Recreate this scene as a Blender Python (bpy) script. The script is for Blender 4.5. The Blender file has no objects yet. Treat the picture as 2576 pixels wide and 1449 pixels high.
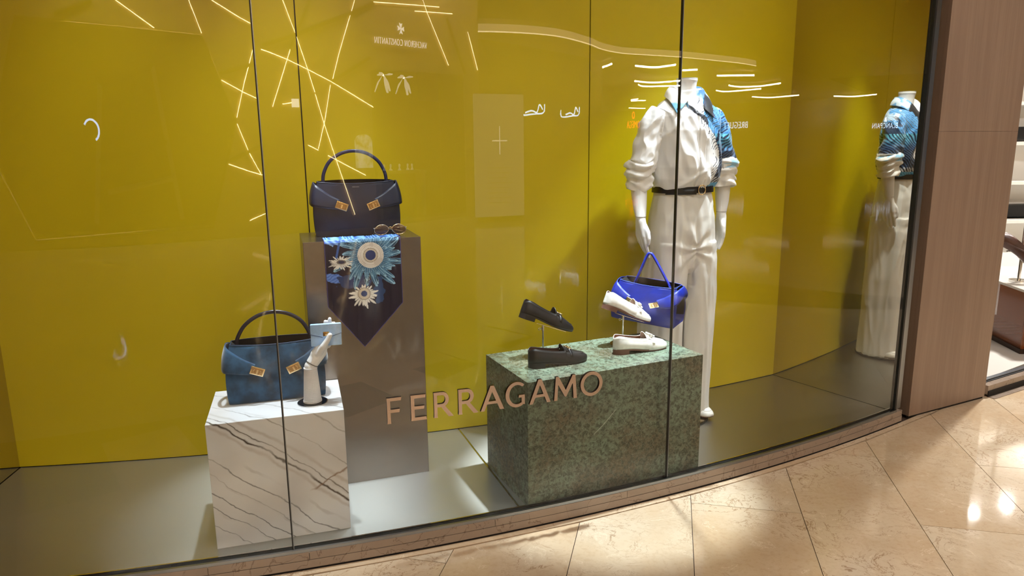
import bpy, bmesh, math, random
from math import sin, cos, pi, radians, atan2, hypot, sqrt, exp
from mathutils import Vector, Matrix, noise

scene = bpy.context.scene
COL = scene.collection
random.seed(7)

# ------------------------------------------------------------------ camera
cam_d = bpy.data.cameras.new('camera')
cam_d.sensor_width = 36.0
cam_d.lens = 24.759
cam_d.clip_start = 0.05
cam_d.clip_end = 300
cam = bpy.data.objects.new('camera', cam_d)
COL.objects.link(cam)
PITCH, ROLL = 0.198492, -0.010953
_f = Vector((0, cos(PITCH), -sin(PITCH)))
_u = Vector((0, sin(PITCH), cos(PITCH)))
_r = Vector((1, 0, 0))
RT = _r * cos(ROLL) + _u * sin(ROLL)
UP = _u * cos(ROLL) - _r * sin(ROLL)
cam.matrix_world = Matrix(((RT.x, UP.x, -_f.x, 0), (RT.y, UP.y, -_f.y, 0), (RT.z, UP.z, -_f.z, 1.3), (0, 0, 0, 1)))
scene.camera = cam

# ------------------------------------------------------------------ view, world
scene.view_settings.view_transform = 'Standard'
scene.view_settings.look = 'None'
scene.view_settings.gamma = 1.0
scene.view_settings.use_curve_mapping = False
scene.view_settings.exposure = 0.0
world = bpy.data.worlds.new('mall_ambience')
scene.world = world
world.use_nodes = True
world.node_tree.nodes['Background'].inputs[0].default_value = (1.0, 0.86, 0.68, 1)
world.node_tree.nodes['Background'].inputs[1].default_value = 0.08

# ------------------------------------------------------------------ lights
def aim(o, target):
    d = Vector(target) - o.location
    o.rotation_euler = d.to_track_quat('-Z', 'Y').to_euler()

def spot(loc, target, watts, size, blend=0.7, color=(1.0, 0.97, 0.92), radius=0.03):
    d = bpy.data.lights.new('display_spot_light', 'SPOT')
    d.energy = watts; d.spot_size = radians(size); d.spot_blend = blend
    d.color = color; d.shadow_soft_size = radius
    o = bpy.data.objects.new('display_spot_light', d); COL.objects.link(o)
    o.location = loc; aim(o, target)
    return o

def area(loc, target, watts, sx, sy, color):
    d = bpy.data.lights.new('ceiling_area_light', 'AREA')
    d.shape = 'RECTANGLE'; d.size = sx; d.size_y = sy; d.energy = watts; d.color = color
    o = bpy.data.objects.new('ceiling_area_light', d); COL.objects.link(o)
    o.location = loc; aim(o, target)
    return o

COOL = (0.84, 0.93, 1.0)
WARM = (0.97, 0.97, 0.95)
# track spots under the ceiling of the display window
spot((-0.72, 2.52, 2.70), (-0.86, 2.40, 0.43), 250, 26, 0.6, COOL)
spot((-0.42, 2.66, 2.70), (-0.62, 2.74, 0.95), 90, 30, 0.7, COOL)
spot((-0.10, 2.62, 2.70), (-0.22, 2.60, 0.0), 170, 26, 0.8, COOL)
spot((0.55, 2.88, 2.70), (0.42, 2.72, 0.47), 680, 27, 0.5, COOL)
spot((1.38, 3.22, 2.70), (0.84, 3.22, 1.25), 240, 36, 0.8, COOL)
spot((0.95, 2.92, 2.70), (0.84, 3.22, 1.15), 45, 34, 0.8, WARM)
# wall washers
spot((-1.50, 2.22, 2.70), (-1.42, 2.86, 0.45), 28, 54, 1.0, WARM)
spot((-0.80, 2.28, 2.70), (-0.80, 2.96, 0.55), 54, 54, 1.0, WARM)
spot((0.10, 2.50, 2.70), (0.15, 3.22, 0.50), 19, 50, 1.0, WARM)
spot((1.20, 3.00, 2.70), (1.20, 3.68, 0.45), 16, 50, 1.0, WARM)
# general lighting of the passage and the shop next door, plus added facade strips
MALLC = (1.0, 0.97, 0.94)
area((0.6, 0.4, 4.55), (0.6, 0.4, 0.0), 25, 1.6, 1.6, MALLC)
area((-2.2, -1.2, 4.55), (-2.2, -1.2, 0.0), 14, 1.4, 1.4, MALLC)
area((3.2, 1.4, 4.55), (3.0, 2.0, 0.0), 66, 1.4, 1.4, MALLC)
area((0.0, -6.75, 4.7), (0.0, -7.4, 2.2), 250, 5.0, 0.3, MALLC)  # this strip and the next are added to brighten the mirrored facade
area((5.0, -6.75, 4.7), (5.0, -7.4, 2.2), 200, 4.0, 0.3, MALLC)
for _p, _w, _s in (((4.0, 5.1), 330, 0.3), ((5.50, 7.75), 4, 0.10), ((6.05, 7.95), 4, 0.10), ((7.2, 8.0), 160, 0.3)):
    area((_p[0], _p[1], 2.95), (_p[0], _p[1], 0.0), _w, _s, _s, (1.0, 0.97, 0.93))

# ------------------------------------------------------------------ helpers
def lin(c):
    def f(v):
        v /= 255.0
        return v / 12.92 if v <= 0.04045 else ((v + 0.055) / 1.055) ** 2.4
    return (f(c[0]), f(c[1]), f(c[2]))

def srgb(r, g, b): return lin((r, g, b)) + (1.0,)

class NT:
    """small wrapper for building node trees"""
    def __init__(s, name):
        s.m = bpy.data.materials.new(name); s.m.use_nodes = True
        s.t = s.m.node_tree; s.n = s.t.nodes; s.l = s.t.links
        s.bsdf = s.n['Principled BSDF']; s.out = s.n['Material Output']
    def add(s, kind, **kw):
        n = s.n.new(kind)
        for k, v in kw.items(): setattr(n, k, v)
        return n
    def link(s, a, b): s.l.new(a, b)
    def set(s, n, key, v):
        if hasattr(v, 'is_output') or isinstance(v, bpy.types.NodeSocket): s.l.new(v, n.inputs[key])
        else: n.inputs[key].default_value = v
    def math(s, op, a, b=0.0, c=None):
        n = s.add('ShaderNodeMath', operation=op)
        s.set(n, 0, a); s.set(n, 1, b)
        if c is not None: s.set(n, 2, c)
        return n.outputs[0]
    def mix(s, fac, a, b, mode='MIX'):
        n = s.add('ShaderNodeMix', data_type='RGBA', blend_type=mode)
        s.set(n, 0, fac); s.set(n, 6, a); s.set(n, 7, b)
        return n.outputs[2]
    def coords(s, scale=(1, 1, 1), rot=(0, 0, 0), kind='Object'):
        tc = s.add('ShaderNodeTexCoord'); mp = s.add('ShaderNodeMapping')
        mp.inputs['Scale'].default_value = scale; mp.inputs['Rotation'].default_value = rot
        s.link(tc.outputs[kind], mp.inputs[0])
        return mp.outputs[0]
    def noise(s, vec, scale, detail=3.0, rough=0.55, dist=0.0):
        n = s.add('ShaderNodeTexNoise')
        s.link(vec, n.inputs['Vector']); n.inputs['Scale'].default_value = scale
        n.inputs['Detail'].default_value = detail; n.inputs['Roughness'].default_value = rough
        n.inputs['Distortion'].default_value = dist
        return n
    def ramp(s, fac, stops):
        n = s.add('ShaderNodeValToRGB'); e = n.color_ramp.elements
        while len(e) < len(stops): e.new(0.5)
        for el, (p, c) in zip(e, stops): el.position = p; el.color = c
        s.link(fac, n.inputs[0])
        return n.outputs[0]
    def maprange(s, v, a, b, c, d, smooth=True):
        n = s.add('ShaderNodeMapRange', interpolation_type='SMOOTHSTEP' if smooth else 'LINEAR')
        s.set(n, 0, v); s.set(n, 1, a); s.set(n, 2, b); s.set(n, 3, c); s.set(n, 4, d)
        return n.outputs[0]
    def bump(s, h, strength=0.2, dist=0.002):
        n = s.add('ShaderNodeBump'); n.inputs['Strength'].default_value = strength
        n.inputs['Distance'].default_value = dist
        s.link(h, n.inputs['Height']); s.link(n.outputs[0], s.bsdf.inputs['Normal'])
    def base(s, color=None, rough=0.5, metal=0.0, spec=0.5, coat=0.0):
        i = s.bsdf.inputs
        if color is not None: s.set(s.bsdf, 'Base Color', color)
        s.set(s.bsdf, 'Roughness', rough); i['Metallic'].default_value = metal
        i['Specular IOR Level'].default_value = spec; i['Coat Weight'].default_value = coat
        return s

def plain(name, rgb, rough=0.5, metal=0.0, spec=0.5, coat=0.0, grain=0.0, gscale=200.0, var=0.0):
    t = NT(name); c = srgb(*rgb)
    v = t.coords()
    if var:
        n = t.noise(v, 6.0)
        dark = tuple(x * (1 - var) for x in c[:3]) + (1,)
        c = t.mix(n.outputs[0], dark, c)
    t.base(c, rough, metal, spec, coat)
    if grain: t.bump(t.noise(v, gscale, 2).outputs[0], grain, 0.001)
    return t.m

def glow(name, rgb, strength):
    t = NT(name); t.base((0.02, 0.02, 0.02, 1), 0.5)
    t.bsdf.inputs['Emission Color'].default_value = srgb(*rgb)
    t.bsdf.inputs['Emission Strength'].default_value = strength
    try: t.m.cycles.emission_sampling = 'NONE'
    except Exception: pass
    return t.m

def tag(o, label, cat, group=None, kind=None):
    o['label'] = label; o['category'] = cat
    if group: o['group'] = group
    if kind: o['kind'] = kind
    return o

def empty(name, loc=(0, 0, 0), rz=0.0, label=None, cat=None, group=None, kind=None):
    o = bpy.data.objects.new(name, None); COL.objects.link(o)
    o.empty_display_size = 0.05
    o.location = loc; o.rotation_euler = (0, 0, rz)
    if label: tag(o, label, cat, group, kind)
    return o

def link_mesh(name, me, mat=None, parent=None, smooth=None, M=None):
    if M is not None: me.transform(M)
    if mat is not None:
        me.materials.clear(); me.materials.append(mat)
    if smooth is not None:
        me.shade_smooth(); me.set_sharp_from_angle(angle=radians(smooth))
    o = bpy.data.objects.new(name, me); COL.objects.link(o)
    if parent: o.parent = parent
    return o

class MB:
    """collects geometry; build() links it as one mesh object"""
    def __init__(s): s.v = []; s.f = []
    def quad_grid(s, rows, closed_u=False, flip=False):
        n0 = len(s.v); R = len(rows); C = len(rows[0])
        for r in rows: s.v += [tuple(p) for p in r]
        for i in range(R - 1):
            for j in range(C if closed_u else C - 1):
                a = n0 + i * C + j; b = n0 + i * C + (j + 1) % C
                c = n0 + (i + 1) * C + (j + 1) % C; d = n0 + (i + 1) * C + j
                s.f.append((a, d, c, b) if flip else (a, b, c, d))
        return s
    def loft(s, rings, cap0=True, cap1=True):
        n0 = len(s.v); C = len(rings[0]); R = len(rings)
        s.quad_grid(rings, True)
        if cap0: s.f.append(tuple(n0 + C - 1 - j for j in range(C)))
        if cap1: s.f.append(tuple(n0 + (R - 1) * C + j for j in range(C)))
        return s
    def box(s, x0, x1, y0, y1, z0, z1):
        n = len(s.v)
        s.v += [(x0, y0, z0), (x1, y0, z0), (x1, y1, z0), (x0, y1, z0), (x0, y0, z1), (x1, y0, z1), (x1, y1, z1), (x0, y1, z1)]
        s.f += [tuple(n + k for k in q) for q in ((3, 2, 1, 0), (4, 5, 6, 7), (0, 1, 5, 4), (1, 2, 6, 5), (2, 3, 7, 6), (3, 0, 4, 7))]
        return s
    def poly_prism(s, pts, z0, z1):
        n = len(s.v); k = len(pts)
        s.v += [(p[0], p[1], z0) for p in pts] + [(p[0], p[1], z1) for p in pts]
        s.f.append(tuple(n + k - 1 - i for i in range(k))); s.f.append(tuple(n + k + i for i in range(k)))
        for i in range(k):
            j = (i + 1) % k; s.f.append((n + i, n + j, n + k + j, n + k + i))
        return s
    def tube(s, path, r, n=10, cap=True, flat=1.0, closed=False):
        P = [Vector(p) for p in path]; m = len(P)
        rs = r if isinstance(r, (list, tuple)) else [r] * m
        T = []
        for i in range(m):
            a = P[(i - 1) % m] if (closed or i > 0) else P[0]
            b = P[(i + 1) % m] if (closed or i < m - 1) else P[-1]
            T.append((b - a).normalized())
        up = Vector((0, 0, 1)) if abs(T[0].z) < 0.9 else Vector((0, 1, 0))
        N = (up - T[0] * up.dot(T[0])).normalized()
        rings = []
        for i in range(m):
            N = (N - T[i] * N.dot(T[i])).normalized(); B = T[i].cross(N)
            rings.append([P[i] + (N * cos(2 * pi * k / n) * flat + B * sin(2 * pi * k / n)) * rs[i] for k in range(n)])
        if closed: rings.append(rings[0]); return s.loft(rings, False, False)
        return s.loft(rings, cap, cap)
    def lathe(s, prof, n=32, c=(0, 0, 0)):
        rings = [[(c[0] + r * cos(2 * pi * k / n), c[1] + r * sin(2 * pi * k / n), c[2] + z) for k in range(n)] for r, z in prof]
        return s.loft(rings, True, True)
    def ball(s, c, r, n=12, m=8, sc=(1, 1, 1)):
        rings = []
        for i in range(1, m):
            a = -pi / 2 + pi * i / m
            rings.append([(c[0] + sc[0] * r * cos(a) * cos(2 * pi * k / n), c[1] + sc[1] * r * cos(a) * sin(2 * pi * k / n), c[2] + sc[2] * r * sin(a)) for k in range(n)])
        return s.loft(rings, True, True)
    def mesh(s, name='part', weld=0.0):
        me = bpy.data.meshes.new(name); me.from_pydata([tuple(v) for v in s.v], [], s.f); me.update()
        bm = bmesh.new(); bm.from_mesh(me)
        if weld: bmesh.ops.remove_doubles(bm, verts=bm.verts, dist=weld)
        bmesh.ops.recalc_face_normals(bm, faces=bm.faces)
        bm.to_mesh(me); bm.free()
        return me
    def build(s, name, mat, parent=None, smooth=None, bevel=0.0, M=None, weld=0.0, solid=0.0):
        me = s.mesh(name, weld)
        if bevel:
            bm = bmesh.new(); bm.from_mesh(me)
            bmesh.ops.bevel(bm, geom=[e for e in bm.edges if e.calc_face_angle(0) > 0.6], offset=bevel, segments=2, affect='EDGES', profile=0.6)
            bm.to_mesh(me); bm.free()
        o = link_mesh(name, me, mat, parent, smooth, M)
        if solid:
            m = o.modifiers.new('thickness', 'SOLIDIFY'); m.thickness = solid; m.offset = 0
            bake(o)
        return o

def bake(o):
    """replace an object's mesh by its evaluated mesh (modifiers applied)"""
    dg = bpy.context.evaluated_depsgraph_get(); dg.update()
    me = bpy.data.meshes.new_from_object(o.evaluated_get(dg))
    mats = [m for m in o.data.materials]
    o.modifiers.clear(); old = o.data; o.data = me
    me.materials.clear()
    for m in mats: me.materials.append(m)
    if old.users == 0: bpy.data.meshes.remove(old)
    return o

def curve_mesh(cu):
    o = bpy.data.objects.new('tmp', cu); COL.objects.link(o)
    dg = bpy.context.evaluated_depsgraph_get(); dg.update()
    me = bpy.data.meshes.new_from_object(o.evaluated_get(dg))
    bpy.data.objects.remove(o); bpy.data.curves.remove(cu)
    return me

def plate(loops, t, bevel=0.0):
    """filled flat outline with holes, thickness t, in the xy plane"""
    cu = bpy.data.curves.new('outline', 'CURVE'); cu.dimensions = '2D'; cu.fill_mode = 'BOTH'
    cu.extrude = max(t / 2 - bevel, 0.0); cu.bevel_depth = bevel; cu.bevel_resolution = 1
    if bevel: cu.offset = -bevel
    for L in loops:
        sp = cu.splines.new('POLY'); sp.points.add(len(L) - 1)
        for p, q in zip(sp.points, L): p.co = (q[0], q[1], 0, 1)
        sp.use_cyclic_u = True
    return curve_mesh(cu)

def text_mesh(body, size, t, align='CENTER', space=1.0, thin=0.0):
    cu = bpy.data.curves.new('lettering', 'FONT'); cu.body = body; cu.size = size; cu.extrude = t / 2
    cu.align_x = align; cu.space_character = space; cu.offset = -thin
    return curve_mesh(cu)

def remeshed(mb, voxel, name, mat, parent, smooth_iter=6, fn=None):
    o = link_mesh(name, mb.mesh(name), mat, parent)
    m = o.modifiers.new('r', 'REMESH'); m.mode = 'VOXEL'; m.voxel_size = voxel; m.use_smooth_shade = True
    if smooth_iter:
        k = o.modifiers.new('s', 'SMOOTH'); k.iterations = smooth_iter; k.factor = 0.5
    bake(o)
    if fn:
        me = o.data
        co = [(v.co.copy(), v.normal.copy()) for v in me.vertices]
        for v, (c, n) in zip(me.vertices, co):
            v.co = c + n * fn(c, n)
        me.update()
    o.data.shade_smooth()
    return o

def paint(o, fn, name='print'):
    me = o.data
    at = me.color_attributes.new(name, 'FLOAT_COLOR', 'POINT')
    for i, v in enumerate(me.vertices):
        c = lin(fn(v.co))
        at.data[i].color = (c[0], c[1], c[2], 1)

def spline(pts, n):
    """Catmull-Rom through tuples of any length"""
    out = []; m = len(pts)
    for i in range(m - 1):
        p0 = pts[max(i - 1, 0)]; p1 = pts[i]; p2 = pts[i + 1]; p3 = pts[min(i + 2, m - 1)]
        for k in range(n):
            t = k / n
            out.append(tuple(0.5 * (2 * b + (c - a) * t + (2 * a - 5 * b + 4 * c - d) * t * t + (3 * b - a - 3 * c + d) * t ** 3) for a, b, c, d in zip(p0, p1, p2, p3)))
    out.append(tuple(pts[-1]))
    return out

def fbm(x, y, z, s=1.0, o=3):
    return noise.fractal(Vector((x * s, y * s, z * s)), 1.0, 2.0, o)

# ------------------------------------------------------------------ the curved shop front, in plan
GC = Vector((-3.24348, 11.11252)); GR = 9.354894      # arc of the glass
WC = Vector((-2.97341, 11.95719)); WR = 9.247800      # arc of the back wall
TH_L, TH_1, TH_2, TH_R = radians(-82.03), radians(-74.40), radians(-65.727), radians(-56.87)
MALL_Z = -0.063

def arc(th, off=0.0, z=0.0):
    return Vector((GC.x + (GR + off) * cos(th), GC.y + (GR + off) * sin(th), z))

def wall_pt(th, off=0.0, z=0.0):
    u = Vector((cos(th), sin(th))); w = GC - WC
    b = w.dot(u); c = w.dot(w) - (WR - off) ** 2
    t = -b + sqrt(b * b - c)
    p = GC + u * t
    return Vector((p.x, p.y, z))

def arc_block(th0, th1, o0, o1, z0, z1, n=24):
    mb = MB(); rows = []
    for i in range(n + 1):
        th = th0 + (th1 - th0) * i / n
        rows.append([arc(th, o0, z0), arc(th, o1, z0), arc(th, o1, z1), arc(th, o0, z1)])
    mb.loft(rows)
    return mb
# ------------------------------------------------------------------ materials
def m_yellow():
    t = NT('yellow_satin_paint'); v = t.coords()
    n = t.noise(v, 1.2, 2)
    t.base(t.mix(n.outputs[0], srgb(188, 167, 5), srgb(196, 175, 10)), 0.42, 0, 0.35)
    t.bump(t.noise(v, 260, 2).outputs[0], 0.05, 0.0005)
    return t.m

def m_glass():
    """pane: Schlick reflection over clear transmission"""
    t = NT('shop_window_glass'); t.n.remove(t.bsdf)
    g = t.add('ShaderNodeNewGeometry')
    dot = t.add('ShaderNodeVectorMath', operation='DOT_PRODUCT')
    t.link(g.outputs['Normal'], dot.inputs[0]); t.link(g.outputs['Incoming'], dot.inputs[1])
    c = t.math('ABSOLUTE', dot.outputs['Value'])
    k = t.math('POWER', t.math('SUBTRACT', 1.0, c), 5.0)
    f = t.math('ADD', t.math('MULTIPLY', k, 0.75), 0.033)
    tr = t.add('ShaderNodeBsdfTransparent'); tr.inputs[0].default_value = (0.975, 0.985, 0.98, 1)
    gl = t.add('ShaderNodeBsdfGlossy'); gl.inputs['Roughness'].default_value = 0.0
    gl.inputs[0].default_value = (1, 1, 1, 1)
    mx = t.add('ShaderNodeMixShader'); t.link(f, mx.inputs[0]); t.link(tr.outputs[0], mx.inputs[1]); t.link(gl.outputs[0], mx.inputs[2])
    t.link(mx.outputs[0], t.out.inputs[0])
    return t.m

def m_clear():
    t = NT('clear_glass_inner_face'); t.n.remove(t.bsdf)
    tr = t.add('ShaderNodeBsdfTransparent'); tr.inputs[0].default_value = (0.97, 0.99, 0.98, 1)
    t.link(tr.outputs[0], t.out.inputs[0])
    return t.m

def m_brushed(name, rgb, rough, tangent, aniso=0.75, streak=(1, 1, 1)):
    t = NT(name); v = t.coords(streak)
    n = t.noise(v, 18.0, 4, 0.65)
    c = srgb(*rgb); d = tuple(x * 0.94 for x in c[:3]) + (1,)
    t.base(t.mix(n.outputs[0], d, c), t.maprange(n.outputs[0], 0.3, 0.7, rough - 0.015, rough + 0.015), 1.0)
    t.bsdf.inputs['Anisotropic'].default_value = aniso
    cx = t.add('ShaderNodeCombineXYZ')
    for i in range(3): cx.inputs[i].default_value = tangent[i]
    t.link(cx.outputs[0], t.bsdf.inputs['Tangent'])
    t.bump(n.outputs[0], 0.002, 0.0002)
    return t.m

def m_white_marble():
    t = NT('white_veined_marble'); v = t.coords()
    sep = t.add('ShaderNodeSeparateXYZ'); t.link(v, sep.inputs[0])
    x, y, z = sep.outputs[0], sep.outputs[1], sep.outputs[2]
    q = t.math('ADD', t.math('ADD', z, t.math('MULTIPLY', x, 0.80)), t.math('MULTIPLY', y, 0.9))
    n1 = t.noise(v, 5.0, 4); n2 = t.noise(v, 26.0, 3); n3 = t.noise(v, 2.6, 2)
    d = t.math('ADD', t.math('MULTIPLY', t.math('SUBTRACT', n1.outputs[0], 0.5), 0.08), t.math('MULTIPLY', t.math('SUBTRACT', n2.outputs[0], 0.5), 0.018))
    qq = t.math('ADD', q, d)
    cloud = t.mix(t.maprange(n3.outputs[0], 0.35, 0.65, 0, 1), srgb(200, 199, 200), srgb(224, 226, 229))
    # broad streaking along the vein direction
    wv = t.math('SINE', t.math('MULTIPLY', qq, 55.0))
    cloud = t.mix(t.math('MULTIPLY', t.maprange(wv, 0.90, 1.0, 0, 0.30), t.maprange(n1.outputs[0], 0.45, 0.65, 0, 1)), cloud, srgb(140, 134, 132))
    col = cloud
    for c, w, s, rgb in ((0.462, 0.0075, 1.0, (72, 60, 50)), (0.488, 0.0045, 0.8, (80, 66, 55)), (0.520, 0.012, 0.35, (140, 118, 98)), (0.440, 0.012, 0.35, (150, 132, 118)),
                         (0.585, 0.004, 0.55, (95, 85, 78)), (0.700, 0.006, 0.5, (100, 90, 82)), (0.315, 0.0045, 0.75, (70, 68, 70)), (0.260, 0.003, 0.4, (100, 98, 100)),
                         (0.200, 0.004, 0.8, (64, 64, 68)), (0.150, 0.0035, 0.75, (70, 70, 74)), (0.085, 0.003, 0.7, (72, 72, 76)), (0.80, 0.006, 0.6, (110, 108, 108)), (0.87, 0.004, 0.6, (110, 108, 108))):
        a = t.math('ABSOLUTE', t.math('SUBTRACT', qq, c))
        k = t.math('MULTIPLY', t.maprange(a, 0.0, w, s, 0.0), t.maprange(n1.outputs[0], 0.30, 0.55, 0.35, 1.0))
        col = t.mix(k, col, srgb(*rgb))
    # rusty branch
    b = t.math('ABSOLUTE', t.math('ADD', t.math('SUBTRACT', t.math('SUBTRACT', z, t.math('MULTIPLY', x, 0.50)), 0.010), d))
    k = t.math('MULTIPLY', t.maprange(b, 0.0, 0.006, 0.75, 0.0), t.maprange(x, 0.30, 0.34, 0.0, 1.0))
    col = t.mix(k, col, srgb(120, 84, 52))
    t.base(col, 0.22, 0, 0.45)
    return t.m

def m_green_marble():
    t = NT('green_brown_marble'); v = t.coords()
    n1 = t.noise(v, 4.0, 5, 0.65); n2 = t.noise(v, 55, 4, 0.7, 0.6); n3 = t.noise(v, 14, 4, 0.7, 1.0)
    vo = t.add('ShaderNodeTexVoronoi', feature='DISTANCE_TO_EDGE'); vo.inputs['Scale'].default_value = 62
    wp = t.add('ShaderNodeMix', data_type='RGBA'); wp.inputs[0].default_value = 0.05
    t.link(v, wp.inputs[6]); t.link(n3.outputs['Color'], wp.inputs[7]); t.link(wp.outputs[2], vo.inputs['Vector'])
    base = t.mix(t.maprange(n1.outputs[0], 0.40, 0.62, 0, 1), srgb(106, 121, 103), srgb(98, 92, 74))
    base = t.mix(t.maprange(n2.outputs[0], 0.42, 0.62, 0, 0.85), base, srgb(54, 58, 46))
    base = t.mix(t.maprange(n3.outputs[0], 0.54, 0.70, 0, 0.55), base, srgb(58, 56, 42))
    base = t.mix(t.maprange(vo.outputs['Distance'], 0.0, 0.05, 0.24, 0.0), base, srgb(170, 186, 168))
    # one pale calcite line
    sep = t.add('ShaderNodeSeparateXYZ'); t.link(v, sep.inputs[0])
    q = t.math('SUBTRACT', sep.outputs[2], t.math('ADD', t.math('MULTIPLY', sep.outputs[0], 0.85), 0.0))
    q = t.math('ADD', q, t.math('MULTIPLY', t.math('SUBTRACT', n3.outputs[0], 0.5), 0.02))
    k = t.math('MULTIPLY', t.maprange(t.math('ABSOLUTE', q), 0.0, 0.003, 0.7, 0.0), t.math('MULTIPLY', t.maprange(sep.outputs[0], 0.26, 0.29, 0, 1), t.maprange(sep.outputs[0], 0.36, 0.38, 1, 0)))
    base = t.mix(k, base, srgb(190, 196, 184))
    t.base(base, 0.25, 0, 0.45)
    return t.m

def m_beige_stone():
    t = NT('beige_polished_marble'); v = t.coords()
    oi = t.add('ShaderNodeObjectInfo')
    off = t.add('ShaderNodeVectorMath', operation='ADD'); t.link(v, off.inputs[0])
    sc = t.add('ShaderNodeVectorMath', operation='SCALE'); cx = t.add('ShaderNodeCombineXYZ')
    for i in range(3): t.link(oi.outputs['Random'], cx.inputs[i])
    t.link(cx.outputs[0], sc.inputs[0]); sc.inputs['Scale'].default_value = 40.0
    t.link(sc.outputs[0], off.inputs[1]); v = off.outputs[0]
    n1 = t.noise(v, 2.2, 4); n2 = t.noise(v, 7.0, 6, 0.68, 1.2); n3 = t.noise(v, 60, 3)
    c = t.mix(t.maprange(n1.outputs[0], 0.35, 0.65, 0, 1), srgb(202, 180, 149), srgb(218, 203, 178))
    c = t.mix(t.math('MULTIPLY', oi.outputs['Random'], 0.45), c, srgb(198, 169, 134))
    ve = t.math('ABSOLUTE', t.math('SUBTRACT', n2.outputs[0], 0.5))
    gate = t.maprange(n1.outputs[0], 0.46, 0.60, 0.1, 1.0)
    c = t.mix(t.math('MULTIPLY', t.maprange(ve, 0.0, 0.016, 0.75, 0.0), gate), c, srgb(140, 100, 62))
    ve2 = t.math('ABSOLUTE', t.math('SUBTRACT', n2.outputs[0], 0.62))
    c = t.mix(t.maprange(ve2, 0.0, 0.02, 0.45, 0.0), c, srgb(240, 226, 200))
    c = t.mix(t.maprange(n3.outputs[0], 0.45, 0.7, 0, 0.15), c, srgb(160, 120, 80))
    t.base(c, t.maprange(n1.outputs[0], 0.3, 0.7, 0.045, 0.09), 0, 0.5)
    return t.m

def m_brown_stone():
    t = NT('brown_veined_stone'); v = t.coords()
    n1 = t.noise(v, 5.0, 5, 0.6, 1.0)
    c = t.mix(n1.outputs[0], srgb(132, 116, 102), srgb(168, 152, 136))
    ve = t.math('ABSOLUTE', t.math('SUBTRACT', n1.outputs[0], 0.5))
    c = t.mix(t.maprange(ve, 0.0, 0.012, 0.6, 0.0), c, srgb(100, 78, 60))
    t.base(c, 0.25, 0, 0.5)
    return t.m

def m_veneer():
    t = NT('beige_vertical_grain_veneer'); v = t.coords((1, 1, 0.045))
    n1 = t.noise(v, 22, 5, 0.6); n2 = t.noise(v, 90, 3, 0.6)
    c = t.mix(t.maprange(n1.outputs[0], 0.3, 0.7, 0, 1), srgb(134, 113, 97), srgb(147, 126, 109))
    c = t.mix(t.maprange(n2.outputs[0], 0.4, 0.7, 0, 0.22), c, srgb(118, 98, 83))
    t.base(c, 0.42, 0, 0.4)
    t.bump(n2.outputs[0], 0.1, 0.0006)
    return t.m

RADIAL = (-0.41, 0.91, 0.0)
M = {}
M['yellow'] = m_yellow()
M['glass'] = m_glass()
M['clear'] = m_clear()
M['steel_floor'] = m_brushed('brushed_steel_sheet', (186, 186, 180), 0.345, RADIAL, 0.82, (3, 60, 1))
M['steel_dark'] = plain('satin_dark_steel', (126, 121, 118), 0.27, 1.0, var=0.05)
M['mirror'] = plain('polished_bronze_mirror', (206, 196, 180), 0.015, 1.0)
M['white_marble'] = m_white_marble()
M['green_marble'] = m_green_marble()
M['stone'] = m_beige_stone()
M['brown_stone'] = m_brown_stone()
M['veneer'] = m_veneer()
M['grout'] = plain('dark_grout', (70, 52, 40), 0.8)
M['black'] = plain('black_rubber', (14, 14, 15), 0.5)
M['gap'] = plain('dark_gap', (22, 17, 12), 0.8)
M['alu'] = plain('grey_aluminium', (150, 156, 162), 0.3, 1.0)
M['chrome'] = plain('polished_chrome', (222, 220, 216), 0.08, 1.0)
M['gold'] = plain('polished_gold_metal', (236, 208, 160), 0.24, 1.0)
M['brass'] = plain('dark_antique_brass', (150, 122, 80), 0.25, 1.0)
M['copper'] = plain('satin_rose_bronze', (202, 184, 172), 0.24, 1.0, grain=0.03, gscale=60)
M['letter_side'] = plain('dark_bronze_letter_edge', (44, 30, 24), 0.35, 0.6)
M['plaster'] = plain('white_plaster', (226, 222, 214), 0.7)

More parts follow.
